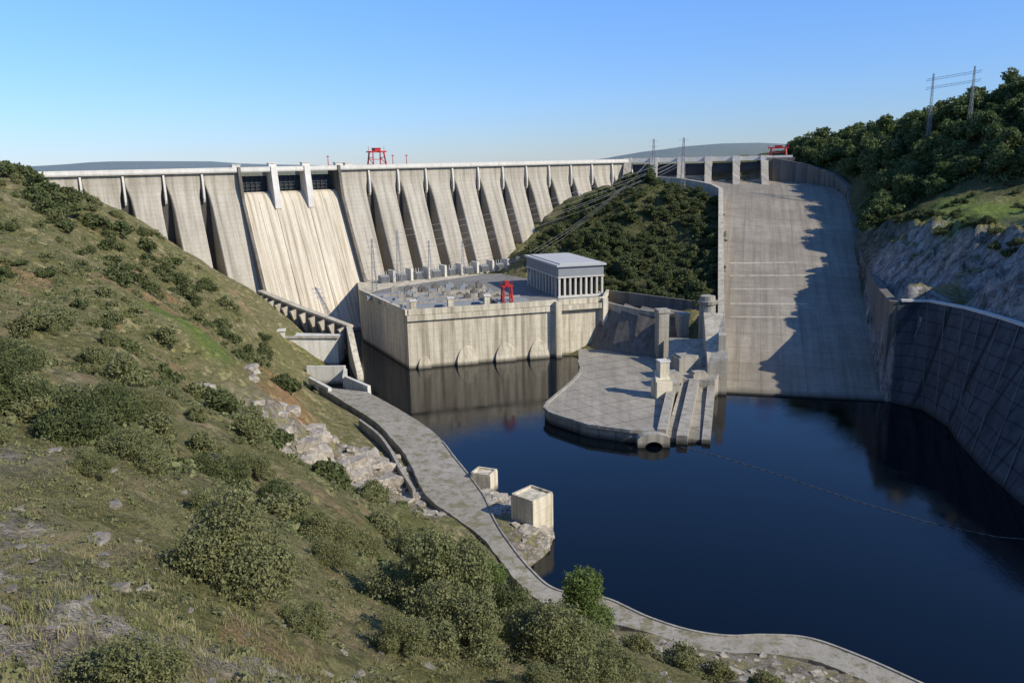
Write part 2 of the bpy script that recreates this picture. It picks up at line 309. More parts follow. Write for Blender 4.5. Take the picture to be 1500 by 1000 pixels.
def terrain(x,y):
    x=np.asarray(x,float).ravel(); y=np.asarray(y,float).ravel(); z=np.zeros(x.shape)
    cx=np.clip(x,-335,455); cy=np.clip(y,-15,775)
    for i in range(0,len(x),20000):
        a=cx[i:i+20000];b=cy[i:i+20000]
        d2=(a[:,None]-P[None,:,0])**2+(b[:,None]-P[None,:,1])**2
        z[i:i+20000]=phi(d2)@Wt+Pc[0]+Pc[1]*a/100+Pc[2]*b/100
    z=np.where(z>150,150+(z-150)*0.1,z)
    dc=np.sqrt(x**2+y**2)
    amp=np.clip(dc/150,0.15,1.0)
    land=np.clip((z-4)/8,0,1)
    ns=fbm(x,y,0.06,4)*2.2*amp+fbm(x,y,0.5,4)*0.42*np.clip(dc/20,0.5,1)
    led=np.exp(-((x+55)**2+(y-240)**2)/20**2)+np.exp(-((x+40)**2+(y-252)**2)/12**2)+np.exp(-((x+3)**2+(y-230)**2)/10**2)+np.exp(-((x-25)**2+(y-138)**2)/16**2)
    lr=fbm(x,y,0.22,5); ns=ns+led*(np.abs(lr)*2.9+(np.floor(lr*3)/3-lr)*2.6)
    ln=np.clip(1.3-np.sqrt((x+14)**2+(y-24)**2)/16,0,1); rr=fbm(x*0.6,y*1.2,0.45,3); ns=ns+ln*(np.floor(rr*3)/3-rr)*0.8
    cliff=(x>172)&(x<222)&(y<490)
    ca_=fbm(x,y,0.12,5); cz=(np.floor(ca_*4)/4-ca_)*3
    ns=ns+np.where(cliff,np.abs(ca_)*5.0+cz-1.0,0)*np.clip((z-46)/8,0,1)*np.clip((76-z)/5,0,1)
    z=z+ns*land
    s=(x-A.x)*D.x+(y-A.y)*D.y; o=(x-A.x)*NN.x+(y-A.y)*NN.y
    z=np.where((o<-4)&(s>-14)&(s<440),92+0*z,z)
    z=np.where((s>95)&(s<152)&(o<75)&(o>0),np.minimum(z,-4),z)
    for poly,h in ((ESP,2.2),(PLAT,2.0)):
        z=np.where(pip(x,y,poly),np.minimum(z,h),z)
    z=np.where(pip(x,y,ESP)&(y<175),np.minimum(z,1.5),z)
    inch=pip(x,y,CHP); t=np.clip((y-345)/255,0,1)*75-3; z=np.where(inch,np.minimum(z,t),z)
    far=92+0*x
    far=np.where(y>900,far+52*np.exp(-((x+1950)/650)**2-((y-4500)/700)**2)+20*np.exp(-((x+2900)/600)**2-((y-4700)/800)**2)+60*np.exp(-((x-900)/420)**2-((y-3500)/600)**2)+42*np.exp(-((x-1900)/800)**2-((y-3600)/700)**2)+fbm(x,y,0.004,3)*6,far)
    far=np.where((y>-200)&(y<600)&(x>455),115,far)
    k=np.clip(np.maximum(np.maximum(np.abs(x-60)-395,y-760),-15-y)/260,0,1); k=np.where(y>760,np.clip(k*3,0,1),k); k=k*k*(3-2*k)
    return z*(1-k)+far*k
def seg(a,b,st): return list(np.arange(a,b,st))
xs=[-9000,-7000,-5500]+seg(-4500,-1000,120)+seg(-1000,-340,60)+seg(-340,-75,2.4)+seg(-75,-42,1.0)+seg(-42,32,0.36)+seg(32,455,2.0)+seg(455,900,50)+seg(900,3200,110)+[3600,4500,6000,9000]
ys=[-3000,-1500,-700,-300,-120,-60,-30]+seg(-15,0,1.5)+seg(0,62,0.36)+seg(62,270,1.0)+seg(270,480,2.2)+seg(480,775,3)+seg(775,1000,40)+seg(1000,6500,130)+[7000,8500,11000,15000]
xs=np.array(xs);ys=np.array(ys); GX,GY=np.meshgrid(xs,ys); GZ=terrain(GX,GY)
nx,ny=len(xs),len(ys)
co=np.c_[GX.ravel(),GY.ravel(),GZ]
me=bpy.data.meshes.new("ground"); me.vertices.add(len(co)); me.vertices.foreach_set('co',co.ravel())
i=np.arange(ny-1)[:,None]*nx+np.arange(nx-1)[None]; F=np.stack([i,i+1,i+1+nx,i+nx],-1).reshape(-1,4)
me.loops.add(F.size); me.loops.foreach_set('vertex_index',F.ravel().astype(np.int32)); me.polygons.add(len(F)); me.polygons.foreach_set('loop_start',np.arange(0,F.size,4,dtype=np.int32)); me.polygons.foreach_set('use_smooth',np.ones(len(F),bool))
me.update(); me.validate()
def blob(x,y,cx,cy,r): return np.exp(-((x-cx)**2+(y-cy)**2)/r**2)
X,Y=co[:,0],co[:,1]
R=np.clip(sum(1.8*blob(X,Y,*b) for b in [(-57,238,13),(-68,224,9),(-45,228,10),(-44,252,11),(-32,240,8),(-24,222,6),(-3,232,12),(10,212,12),(8,195,10),(28,140,12),(20,130,10),(42,138,10),(58,140,8),(-12,19,3),(-20,25,3.5),(-8,24,2),(-22,34,3),(-35,46,4),(-3,75,5)]),0,1)
G=np.clip(sum(1.8*blob(X,Y,*b) for b in [(-103,247,7),(-92,240,5),(-110,252,5),(226,385,14),(232,420,16),(245,450,12),(250,400,16),(240,350,14),(268,408,12)]),0,1)*0.95
O=np.clip(sum(1.2*blob(X,Y,*b) for b in [(-73,248,8),(-78,265,7),(-122,282,11),(-66,256,5),(-90,300,7),(-110,330,8),(-140,320,7),(-40,190,6)]),0,1)
at=me.color_attributes.new("tint",'FLOAT_COLOR','POINT'); at.data.foreach_set('color',np.c_[R,G,O,np.ones(len(X))].ravel())
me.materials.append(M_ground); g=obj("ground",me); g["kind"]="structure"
def tz(x,y): return float(terrain([x],[y])[0])

# ------------------------------------------------------------ water
m,t,b=newmat("river_water"); gp=N(t,'ShaderNodeNewGeometry').outputs['Position']
b.inputs['Base Color'].default_value=(0.0012,0.003,0.005,1); b.inputs['Roughness'].default_value=0.03; b.inputs['IOR'].default_value=1.33
h=noise_n(t,gp,0.9,4,0.6); h2=noise_n(t,gp,0.05,4,0.6); bump(t,b,math_n(t,'MULTIPLY',h,maprange(t,h2,0.35,0.65,0.25,1.0)),0.12,0.25)
mb=MB(); mb.poly([(-220,-2500,0),(230,-2500,0),(230,540,0),(-220,540,0)])
structure("water",mb,m)
bm_=thing("floating_boom","thin curved floating boom line lying on the river","boom",(75,272,0))
bp_=[Vector((62,284)),Vector((72,275)),Vector((86,259)),Vector((97,244)),Vector((108,230)),Vector((120,217)),Vector((134,207)),Vector((149,203))]
mb=MB()
for a_,b2 in zip(bp_[:-1],bp_[1:]):
    mb.beam((a_.x,a_.y,0.05),(b2.x,b2.y,0.05),0.07,n=4)
    for q in range(6):
        mf=MB(); p=a_.lerp(b2,q/6); p2=a_.lerp(b2,(q+0.4)/6); mf.beam((p.x,p.y,0.06),(p2.x,p2.y,0.06),0.13,n=6); part("float",mf,M_pier,bm_)
part("cable",mb,M_steel,bm_)

# ------------------------------------------------------------ dam
dam=thing("concrete_dam","tall grey concrete buttress dam with roadway along its crest","dam",W(200,0,0))
def seg_ex(mb,prof,s0,s1): return mb.extrude(prof,lambda o,z:W(s0,o,z),lambda o,z:W(s1,o,z))
core=MB()
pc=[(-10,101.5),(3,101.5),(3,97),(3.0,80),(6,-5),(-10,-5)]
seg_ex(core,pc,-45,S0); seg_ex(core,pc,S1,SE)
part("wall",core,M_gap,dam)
gaps_l=[-22.4,0,22.5,45,67.5]; gaps_r=[S1+22.45*k for k in range(1,13)]
def buttress(s0,s1,cl_=True,cr_=True):
    mb=MB()
    zs=[101.4,97,95,93,91,88.5,86.5,80,70,45,20,-4]
    ofs=lambda z: np.interp(-z,[-101.4,-95,-91,-86.5,4],[4.0,4.3,5.0,6.6,45.5])
    ex=lambda z: np.interp(-z,[-101.4,-97,-95,-93,-91,-88.5,-86,-80,4],[2.9,2.9,2.6,2.0,1.4,0.8,0.45,0.1,-0.4])
    ring=[]
    for z in zs:
        a_=s0-(ex(z) if cl_ else 0); b2=s1+(ex(z)if cr_ else 0); o=float(ofs(z)); ch_=0.5
        ring.append([W(a_,2,z),W(a_,o-ch_,z),W(a_+ch_,o,z),W(b2-ch_,o,z),W(b2,o-ch_,z),W(b2,2,z)])
    for r0_,r1_ in zip(ring[:-1],ring[1:]):
        for q in range(5): mb.poly([r0_[q],r0_[q+1],r1_[q+1],r1_[q]])
    mb.poly(ring[0]); mb.poly(ring[-1]); 
    part("buttress",mb,M_dam,dam)
ed=gaps_l+[S0+1]
for a,b_ in zip(ed[:-1],ed[1:]): buttress(a+3.7,b_-(3.5 if b_<S0 else 1.0),True,b_<S0)
ed=[S1+1]+gaps_r
for a,b_ in zip(ed[:-1],ed[1:]): buttress(a+(3.7 if a>S1+2 else 0.5),b_-3.5,a>S1+2,True)
for s in gaps_l+gaps_r:
    mb=MB(); seg_ex(mb,[(3,101),(5.4,101),(6.0,97),(6.6,91),(6.4,86),(5.4,84),(3,88)],s-0.55,s+0.55); part("corbel",mb,M_crest,dam)
mb=MB(); seg_ex(mb,[(-11,101.52),(6.2,101.52),(6.6,102.3),(6.6,103.2),(-11,103.2)],-48,SE); part("road_deck",mb,M_crest,dam)
for o in (5.6,-10.8):
    mb=MB(); seg_ex(mb,[(o,103.2),(o+0.8,103.2),(o+0.8,104.7),(o,104.7)],-48,SE); part("parapet",mb,M_crest,dam)
sp=[(-8,-5),(-8,86),(-4,88.5),(0,88.8),(3,87.5),(6.5,83),(47.5,4),(51,0.5),(56,-1),(60,-4)]
mb=MB(); seg_ex(mb,sp,S0+0.2,S1-0.2); part("spillway_face",mb,M_spill,dam,label="tan stained sloping spillway face between guide walls")
bay=(S1-S0)/3
for k in (1,2):
    s=S0+bay*k; mb=MB(); seg_ex(mb,[(-11,80),(-11,104.9),(7.2,104.9),(7.6,99),(9.0,91),(10.2,84),(10.2,78),(6,80)],s-2.0,s+2.0); part("pier",mb,M_crest,dam)
for s,hw_,h_ in ((S0+bay,0.9,0.5),(S0+2*bay,0.9,0.5),(S0+bay*.5,0.25,0.2),(S0+bay*1.5,0.25,0.2),(S0+bay*2.5,0.25,0.2)):
    mb=MB(); seg_ex(mb,[(6.4,83.0),(6.6+h_,83.0),(47.6+h_,4.0),(46,3.5)],s-hw_,s+hw_); part("divider_rib",mb,M_spill,dam)
for s in (S0,S1):
    mb=MB(); seg_ex(mb,[(-11,80),(-11,104.9),(7.2,104.9),(8.5,97),(11,84),(52,3),(60,-4),(44,-4),(3,80)],s-0.9,s+0.9); part("guide_wall",mb,M_dark,dam)
for k in range(3):
    s=S0+bay*(k+0.5); hw=bay/2-2.2
    mb=MB(); seg_ex(mb,[(-5.5,88),(-3.5,88),(-2.8,94),(-3.5,99),(-5.0,99)],s-hw,s+hw)
    for z in (90,92.2,94.4,96.6): seg_ex(mb,[(-3.2,z),(-2.0,z),(-2.0,z+0.5),(-3.2,z+0.5)],s-hw,s+hw)
    for q in np.linspace(-hw+1,hw-1,6): seg_ex(mb,[(-3.0,88.3),(-1.75,88.3),(-1.75,99),(-3.0,99)],s+q-0.2,s+q+0.2)
    part("sluice_gate",mb,M_gate,dam)
for s,hh in ((S0-1,2.0),(S0+bay,2.6),(S0+2*bay,2.8),(S1+1,2.2),(S1+8,1.6)):
    mb=MB(); p=WXY(s,3); mb.box(p,(5,4),103.2,104.9+hh*.7,math.atan2(D.y,D.x)); mb.box(p,(5.8,4.8),104.9+hh*.7,105.3+hh*.7,math.atan2(D.y,D.x)); part("hoist_cabin",mb,M_crest,dam)

B0=Vector((104.3,716.5)); B1=Vector((214,690)); D2=(B1-B0).normalized(); N2=Vector((D2.y,-D2.x)); L2=(B1-B0).length
def V(s,o,z): p=B0+D2*s+N2*o; return (p.x,p.y,z)
sw=thing("gated_spillway","concrete gated spillway crest with rounded piers above a chute","spillway",V(L2/2,0,80))
def seg2(mb,prof,s0,s1): return mb.extrude(prof,lambda o,z:V(s0,o,z),lambda o,z:V(s1,o,z))
mb=MB(); seg2(mb,[(-10,70),(-10,88),(-3,91),(2,90),(14,83),(30,79),(30,70)],-4,L2+6); part("sill",mb,M_pier,sw)
mb=MB(); seg2(mb,[(-11,101.6),(7,101.6),(7,103.6),(-11,103.6)],-4,L2+22); part("road_deck",mb,M_crest,sw)
mb=MB(); seg2(mb,[(6,103.6),(7,103.6),(7,105.2),(6,105.2)],-4,L2+22); part("parapet",mb,M_crest,sw)
for k in range(6):
    s=L2*k/5
    mb=MB(); seg2(mb,[(-10,80),(-10,101.5),(10.5,101.5),(12.5,99),(18,92),(27,85.5),(36,81),(38,76)],s-2.8,s+2.8); part("pier",mb,M_dam,sw)
    mb=MB(); seg2(mb,[(7.2,98),(8.6,98),(8.6,105.6),(2,105.6),(2,103.7),(7.2,103.7)],s-3.2,s+3.2); part("pier_head",mb,M_crest,sw)
for k in range(5):
    s=L2*(k+0.5)/5; mb=MB(); seg2(mb,[(0,89),(1.5,89),(2,95),(1,100),(0,100)],s-L2/10+2.9,s+L2/10-2.9); part("sluice_gate",mb,M_gate,sw)
mb=MB(); seg2(mb,[(-10,70),(-10,103.5),(9,103.5),(9,70)],L2+2,L2+24); part("abutment",mb,M_dark,sw)

# chute
ch=thing("spillway_chute","long sloping concrete spillway chute with side walls, partly shaded","spillway",(130,345,0))
mb=MB(); rows=[0,0.1,0.2,0.3,0.4,0.5,0.6,0.7,0.8,0.9,1,1.5,2,2.5,3,3.5,3.99]; prev=None
for q in rows:
    l,r,z=chute_at(q); row=[(l[0]+(r[0]-l[0])*f,l[1]+(r[1]-l[1])*f,z) for f in (0,0.25,0.5,0.75,1)]
    if prev:
        for a in range(4): mb.poly([prev[a],prev[a+1],row[a+1],row[a]])
    prev=row
l,r,z=chute_at(0); mb.poly([(l[0],l[1],-8),(r[0],r[1],-8),(r[0],r[1],z),(l[0],l[1],z)])
part("chute_floor",mb,M_chute,ch)
for q,f1 in ((0.28,0.5),(0.34,0.6),(0.41,0.5),(0.48,0.62),(0.55,0.55)):
    mb=MB()
    l,r,z=chute_at(q); l2,r2,z2=chute_at(q+0.004)
    f0=0.05
    p=lambda a,b_,f,z:(a[0]+(b_[0]-a[0])*f,a[1]+(b_[1]-a[1])*f,z+0.12)
    a1,a2,a3,a4=p(l,r,f0,z),p(l,r,f1,z),p(l2,r2,f1,z2+0.05),p(l2,r2,f0,z2+0.05)
    mb.poly([a1,a2,a3,a4]); mb.poly([(a1[0],a1[1],a1[2]-0.5),(a2[0],a2[1],a2[2]-0.5),a2,a1])
    part("joint_sill",mb,M_tan,ch)
qs=[0.02,0.15,0.3,0.5,0.7,0.85,1,1.5,2,2.5,3,3.9]
Lp=[chute_at(q)[0] for q in qs]; Lz=[chute_at(q)[2] for q in qs]
mb=MB(); mb.wall([(x-1.6,y) for x,y in Lp],3.2,[z-14 for z in Lz],[26,22,30]+[z+7.5 for z in Lz[3:8]]+[z+6 for z in Lz[8:]]); part("side_wall",mb,M_tan,ch)
Rp=[chute_at(q)[1] for q in qs]; Rz=[chute_at(q)[2] for q in qs]
mb=MB(); mb.wall([(x+1.8,y) for x,y in Rp],3.6,[z-14 for z in Rz],[43,42,43,47,56,66,82,86,90,94,98,103]); part("side_wall",mb,M_dark,ch,label="dark shaded concrete side wall")  # shade painted in with a darker concrete than the opposite wall
mb=MB(); mb.prism([(88,352),(96.5,350),(103,384),(94,387)],-6,[14,17,31,31]); part("end_pier",mb,M_tan,ch)

tr=thing("concrete_turret","round concrete turret with overhanging cap beside the chute","turret",(99,400,20))
mb=MB(); mb.beam((99,400,14),(99,400,33),4.2,4.0,16); part("shaft",mb,M_pier,tr)
mb=MB(); mb.beam((99,400,33),(99,400,34.6),4.8,5.2,16); mb.beam((99,400,34.6),(99,400,37),3.9,3.7,16); part("cap",mb,M_pier,tr)

mb=MB()
for k in range(len(RF)-1):
    a,b_,c,d=RF[k],RF[k+1],RT[k+1],RT[k]
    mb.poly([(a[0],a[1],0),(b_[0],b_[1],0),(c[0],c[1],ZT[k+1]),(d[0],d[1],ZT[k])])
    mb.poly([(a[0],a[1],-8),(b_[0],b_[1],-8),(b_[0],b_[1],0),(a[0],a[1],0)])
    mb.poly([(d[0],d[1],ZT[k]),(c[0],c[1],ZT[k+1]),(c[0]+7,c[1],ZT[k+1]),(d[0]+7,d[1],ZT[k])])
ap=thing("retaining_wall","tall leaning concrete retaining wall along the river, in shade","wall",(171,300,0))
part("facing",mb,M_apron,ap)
mb=MB(); mb.wall([(x+1.2,y) for x,y in RT],2.4,[z+0.02 for z in ZT],[z+0.9 for z in ZT]); part("coping",mb,M_crest,ap)
for k in range(1,7):
    for f in (0.0,0.5):
        a=Vector((*RF[k],0.2)).lerp(Vector((*RF[k+1],0.2)),f); d=Vector((*RT[k],ZT[k])).lerp(Vector((*RT[k+1],ZT[k+1])),f)
        mb=MB(); mb.beam(a+Vector((-0.1,0,0)),d+Vector((-0.1,0,0)),0.28); part("joint_rib",mb,M_dark,ap)

# ------------------------------------------------------------ powerhouse platform
P0=Vector((-54,409)); P1=Vector((24,430)); PL=Vector((-91,482)); E=(P1-P0).normalized(); En=Vector((E.y,-E.x))
ph=thing("powerhouse","concrete powerhouse block standing in the river below the dam","power station",(P0.x,P0.y,0))
mb=MB(); mb.prism([tuple(P0),tuple(P1),(26,431),(51,438),(56,462),(30,560),(-20,560),tuple(WXY(S1+2,20)),tuple(PL)],-8,28.5); part("body",mb,M_power,ph)
mb=MB(); mb.prism([(P0.x+2,P0.y+3),(22,433),(49,441),(54,462),(28,558),(-20,558),(-80,500),(PL.x+3,PL.y)],28.504,28.6); part("deck",mb,M_deck,ph)
mb=MB(); mb.wall([tuple(PL),tuple(P0-En*0.0)],1.6,28.5,31.4); mb.wall([tuple(P0+E*0.8-En*0.3),tuple(P1)],1.6,28.52,31.42); mb.wall([(25.5,430.5),(51,437.5),(56,462)],1.6,28.54,31.4); part("parapet",mb,M_power,ph)
mb=MB(); mb.wall([tuple(P0+En*0.6),tuple(P1+En*0.6)],1.2,25.4,28.3); mb.wall([(25,429.2),(51,436.4)],2.4,25.6,28.4); part("cornice",mb,M_power,ph)
mb=MB(); mb.box((25,428.8),(3.0,5),-6,30.9,math.atan2(E.y,E.x)); mb.box((51,437.2),(3.0,5),-6,30.9,0.3); part("pilaster",mb,M_power,ph)
for d in (8,31,52,71):
    c=P0+E*d; mb=MB(); r=5.6 if d>10 else 3.4; hh=10.5*(r/5.8)
    hood=[(r*math.cos(a),hh*math.sin(a)) for a in np.linspace(0,math.pi,17)]
    bot=lambda x,z: ((c+E*x+En*1.9*(1-0.9*max(z,0)/hh)).x,(c+E*x+En*1.9*(1-0.9*max(z,0)/hh)).y,z-0.2)
    top=lambda x,z: ((c+E*x-En*0.6).x,(c+E*x-En*0.6).y,z+0.6)
    mb.extrude(hood,top,bot); part("draft_tube_arch",mb,M_power,ph)
FA=math.atan2(E.y,E.x)
for d,o in ((4,-4),(24,-5),(44,-6)):
    c=P0+E*d+En*o
    tw=thing("concrete_post","square concrete post with flat cap on the powerhouse deck","post",(c.x,c.y,28.6),"concrete posts on the powerhouse deck")
    mb=MB(); mb.box(c,(3.0,3.0),28.6,35,FA); part("shaft",mb,M_power,tw); mb=MB(); mb.box(c,(3.8,3.8),35,35.8,FA); part("cap",mb,M_crest,tw)
for k,(d,o,sx_,sy_) in enumerate(((22,-15,44,10),(60,-16,18,10),(18,-29,44,10),(10,-45,40,11),(0,-60,30,10),(34,-68,30,10))):
    c=P0+E*d+En*o; mb=MB(); mb.box(c,(sx_,sy_),28.6,30.4,FA); mb.box(c,(sx_-3,sy_-3),30.4,30.9,FA)
    single("roof_hatch",mb,M_slab,"low grey roof slab on the powerhouse deck","roof",(c.x,c.y,28.6),"roof slabs on the deck")
for k,(d,o,ln,an) in enumerate(((34,-22,66,0),(30,-38,60,0),(24,-54,60,0),(49,-26,20,1.57))):
    c=P0+E*d+En*o; mb=MB(); mb.box(c,(ln,0.8),28.6,31.6,FA+an)
    single("low_wall",mb,M_pier,"low pale concrete wall dividing the powerhouse deck","wall",(c.x,c.y,28.6),"low walls on the deck")
r_=random.Random(3)
for k in range(32):
    c=P0+E*(-6+ (k%8)*8.6+r_.uniform(-1,1))+En*(-(26+15*(k//8))); mb=MB(); a=FA; hh=r_.uniform(2.6,5.0)
    if c.x<-84+ (500-c.y)*0.45: c.x=-70+r_.uniform(0,20)
    mb.box(c,(r_.uniform(3,5),r_.uniform(2.4,3.5)),28.6,28.6+hh,a); mb.box(c,(1.2,1.2),28.6+hh,29.6+hh,a)
    single("equipment_cabinet",mb,r_.choice([M_clad,M_dark,M_pier]),"boxy grey switchgear cabinet on the powerhouse deck","cabinet",(c.x,c.y,28.6),"switchgear cabinets on the deck")
for k in range(9):
    s=S1+8+k*13; c=Vector(WXY(s,50)); a=math.atan2(D.y,D.x)
    tf=thing("transformer","grey electrical transformer in a concrete bay at the dam foot","transformer",(c.x,c.y,28.6),"transformers at the dam foot")
    mb=MB(); mb.box(c,(6,4),28.6,33.5,a)
    for q in np.linspace(-2.6,2.6,7): mb.box(c+D*q+NN*2.4,(0.3,1.0),29.2,32.8,a)
    part("tank",mb,M_clad,tf)
    mb=MB()
    for q in (-2,0,2): p=c+D*q; mb.beam((p.x,p.y,33.5),(p.x,p.y,36.2),0.35,0.2,6)
    part("bushing",mb,M_roof,tf)
    mb=MB(); p=c+D*6; mb.box(p,(1.6,8),28.6,36.5,a); part("blast_wall",mb,M_crest,tf)
H0=Vector((27,452)); HE=Vector((27,6.5)).normalized(); HB=Vector((-0.30,0.954)).normalized()
hall=thing("turbine_hall","grey flat-roofed hall on concrete columns beside the powerhouse","building",(H0.x,H0.y,28.6))
def HP(a,b_): p=H0+HE*a+HB*b_; return (p.x,p.y)
mb=MB(); mb.prism([HP(0,0),HP(27,0),HP(27,56),HP(0,56)],40.6,46.3)
for k in range(12): mb.prism([HP(-0.12,1+k*4.6),HP(0.1,1+k*4.6),HP(0.1,1.3+k*4.6),HP(-0.12,1.3+k*4.6)],40.8,46.2)
part("upper_wall",mb,M_clad,hall)
mb=MB(); mb.prism([HP(-1.2,-1.2),HP(28.2,-1.2),HP(28.2,57.2),HP(-1.2,57.2)],46.3,47.4); mb.prism([HP(1.5,1.5),HP(25.5,1.5),HP(25.5,54),HP(1.5,54)],47.4,47.9); part("roof",mb,M_roof,hall)
mb=MB(); mb.prism([HP(2.5,2.5),HP(25,2.5),HP(25,54),HP(2.5,54)],28.6,40.5); part("dim_interior",mb,M_opening,hall)  # solid dark block, paints the dim inside of the open hall
mb=MB(); mb.prism([HP(-0.3,-0.3),HP(27.3,-0.3),HP(27.3,0.8),HP(-0.3,0.8)],28.6,29.8); mb.prism([HP(-0.4,-0.4),HP(27.4,-0.4),HP(27.4,56.4),HP(-0.4,56.4)],39.9,40.58); part("plinth",mb,M_crest,hall)
for k in range(9):
    mb=MB(); mb.prism([HP(0.1+k*3.2,0),HP(1.2+k*3.2,0),HP(1.2+k*3.2,1.1),HP(0.1+k*3.2,1.1)],29.8,39.9); part("column",mb,M_white,hall)
for k in range(1,11):
    mb=MB(); mb.prism([HP(0,k*5.4),HP(1.1,k*5.4),HP(1.1,k*5.4+1.1),HP(0,k*5.4+1.1)],28.6,39.9); part("column",mb,M_white,hall)
def gantry(loc,ang,wd,dp,ht,label,scale_r=0.5):
    g_=thing("gantry_crane",label,"crane",loc); ca,sa=math.cos(ang),math.sin(ang)
    T=lambda x,y,z:(loc[0]+x*ca-y*sa,loc[1]+x*sa+y*ca,loc[2]+z)
    for sx in (-1,1):
        mb=MB()
        for sy in (-1,1): mb.beam(T(sx*wd/2,sy*dp/2,0),T(sx*wd*0.42,sy*dp*0.3,ht*0.8),scale_r)
        mb.beam(T(sx*wd/2,-dp/2,ht*0.12),T(sx*wd/2,dp/2,ht*0.12),scale_r*0.8); mb.beam(T(sx*wd*0.45,-dp*.38,ht*0.5),T(sx*wd*0.45,dp*.38,ht*0.5),scale_r*0.6)
        mb.beam(T(sx*wd/2,-dp/2,ht*0.12),T(sx*wd*0.45,dp*.38,ht*0.5),scale_r*0.5)
        part("leg",mb,M_red,g_)
    mb=MB(); 
    for sy in (-1,1): mb.beam(T(-wd*0.62,sy*dp*0.3,ht*0.82),T(wd*0.62,sy*dp*0.3,ht*0.82),scale_r*1.3)
    mb.beam(T(0,-dp*.6,ht*.82),T(0,dp*.6,ht*.82),scale_r)
    mb.beam(T(-wd*.45,0,ht*.4),T(wd*.45,0,ht*.4),scale_r*.6)
    part("girder",mb,M_red,g_)
    mb=MB(); c=T(0,0,0); mb.box(c,(wd*0.45,dp*0.5),loc[2]+ht*0.86,loc[2]+ht,ang); mb.box(c,(wd*0.52,dp*0.58),loc[2]+ht,loc[2]+ht*1.03,ang); part("hoist_house",mb,M_red,g_)
    for sx in (-1,1):
        mb=MB(); mb.beam(T(sx*wd*0.62,-dp*.3,ht*.82),T(sx*wd*0.62,dp*.3,ht*.82),scale_r*.5); mb.beam(T(sx*wd*0.6,0,ht*.82),T(sx*wd*0.6,0,ht*1.1),0.2); part("railing",mb,M_red,g_)
a0=math.atan2(D.y,D.x)
gantry(W(190,-3,103.2),a0,10,10,12.5,"red gantry crane standing on the dam crest",0.55)
gantry((225,688,104),-0.24,13,9,9,"red gantry crane beside the spillway gates",0.6)
cg=P0+E*56+En*(-9)
gantry((cg.x,cg.y,28.6),FA,5,6,13,"red gantry crane on the powerhouse deck",0.5)
for s in (154,203,214):
    mb=MB(); p=W(s,-4,103.2); mb.beam(p,(p[0],p[1],111.5),0.35,0.2,6); mb.beam((p[0]-1,p[1],110.5),(p[0]+1,p[1],110.5),0.3); mb.box(p,(1.6,1.6),103.2,104.4)
    single("signal_mast",mb,M_red,"slim red mast on the dam crest","mast",p,"red masts on the dam crest")

# ------------------------------------------------------------ left training wall, basin structures
tw=thing("training_wall","curved concrete training wall with ribs beside the spillway basin","wall",(-120,460,0))
tp=[(-153,488),(-140,474),(-125,461),(-107,449),(-89,437)]; tzs=[30,28,25,21,17]
mb=MB(); mb.wall(tp,2.4,[8,6,2,-4,-6],tzs); part("wall",mb,M_dark,tw)
mb=MB(); mb.wall(tp,4.0,[z+0.0 for z in tzs],[z+1.3 for z in tzs]); part("coping",mb,M_tan,tw)
for k in range(12):
    f=k/11.5*4; i_=min(int(f),3); f-=i_
    a=Vector(tp[i_]).lerp(Vector(tp[i_+1]),f); z=tzs[i_]+(tzs[i_+1]-tzs[i_])*f
    d=(Vector(tp[i_+1])-Vector(tp[i_])).normalized(); nn=Vector((-d.y,d.x)); nn=nn if nn.y<0 else -nn
    p0=a+nn*1.2-d*0.7; p1=a+nn*1.2+d*0.7
    mb=MB(); mb.extrude([(0,z-0.2),(5.0,z-1.2),(0.4,z-13),(0,z-13)],lambda o,zz:((p0+nn*o).x,(p0+nn*o).y,zz),lambda o,zz:((p1+nn*o).x,(p1+nn*o).y,zz)); part("rib",mb,M_tan,tw)
bs=thing("basin_wall","pale concrete wall with flat slab top beside the spillway basin","wall",(-108,417,0))
mb=MB(); mb.prism([(-126,413),(-93,419),(-92,430),(-124,428)],-2,[17,15,15,17]); part("wall",mb,M_white,bs)
mb=MB(); mb.prism([(-127,412),(-92,418),(-92,420),(-127,414)],[17.2,15.2,15.2,17.2],[18.2,16.2,16.2,18.2]); part("coping",mb,M_pier,bs)
mb=MB(); mb.box((-122,413),(6,4),17,21,0.2); mb.box((-122,413),(7.4,5.4),21,21.7,0.2); part("cabin",mb,M_white,bs)
ew=thing("wing_wall","sloping concrete wing wall reaching down to the water","wall",(-84,410,0))
mb=MB(); mb.wall([(-90,437),(-85,416),(-79,396),(-75,384)],3.0,-6,[18,19,10,4]); part("wall",mb,M_power,ew)
for pts,z0,z1 in (([(-101,384),(-82,383)],0,9),([(-82,383),(-80,370)],0,7.5),([(-79,369),(-65,351)],-3,7.4),([(-97,372),(-83,352)],2,6.6)):
    mb=MB(); mb.wall(pts,1.6,z0,z1); single("low_wall",mb,M_white,"low whitewashed concrete wall at the river edge","wall",(pts[0][0],pts[0][1],z0),"white walls at the river edge")

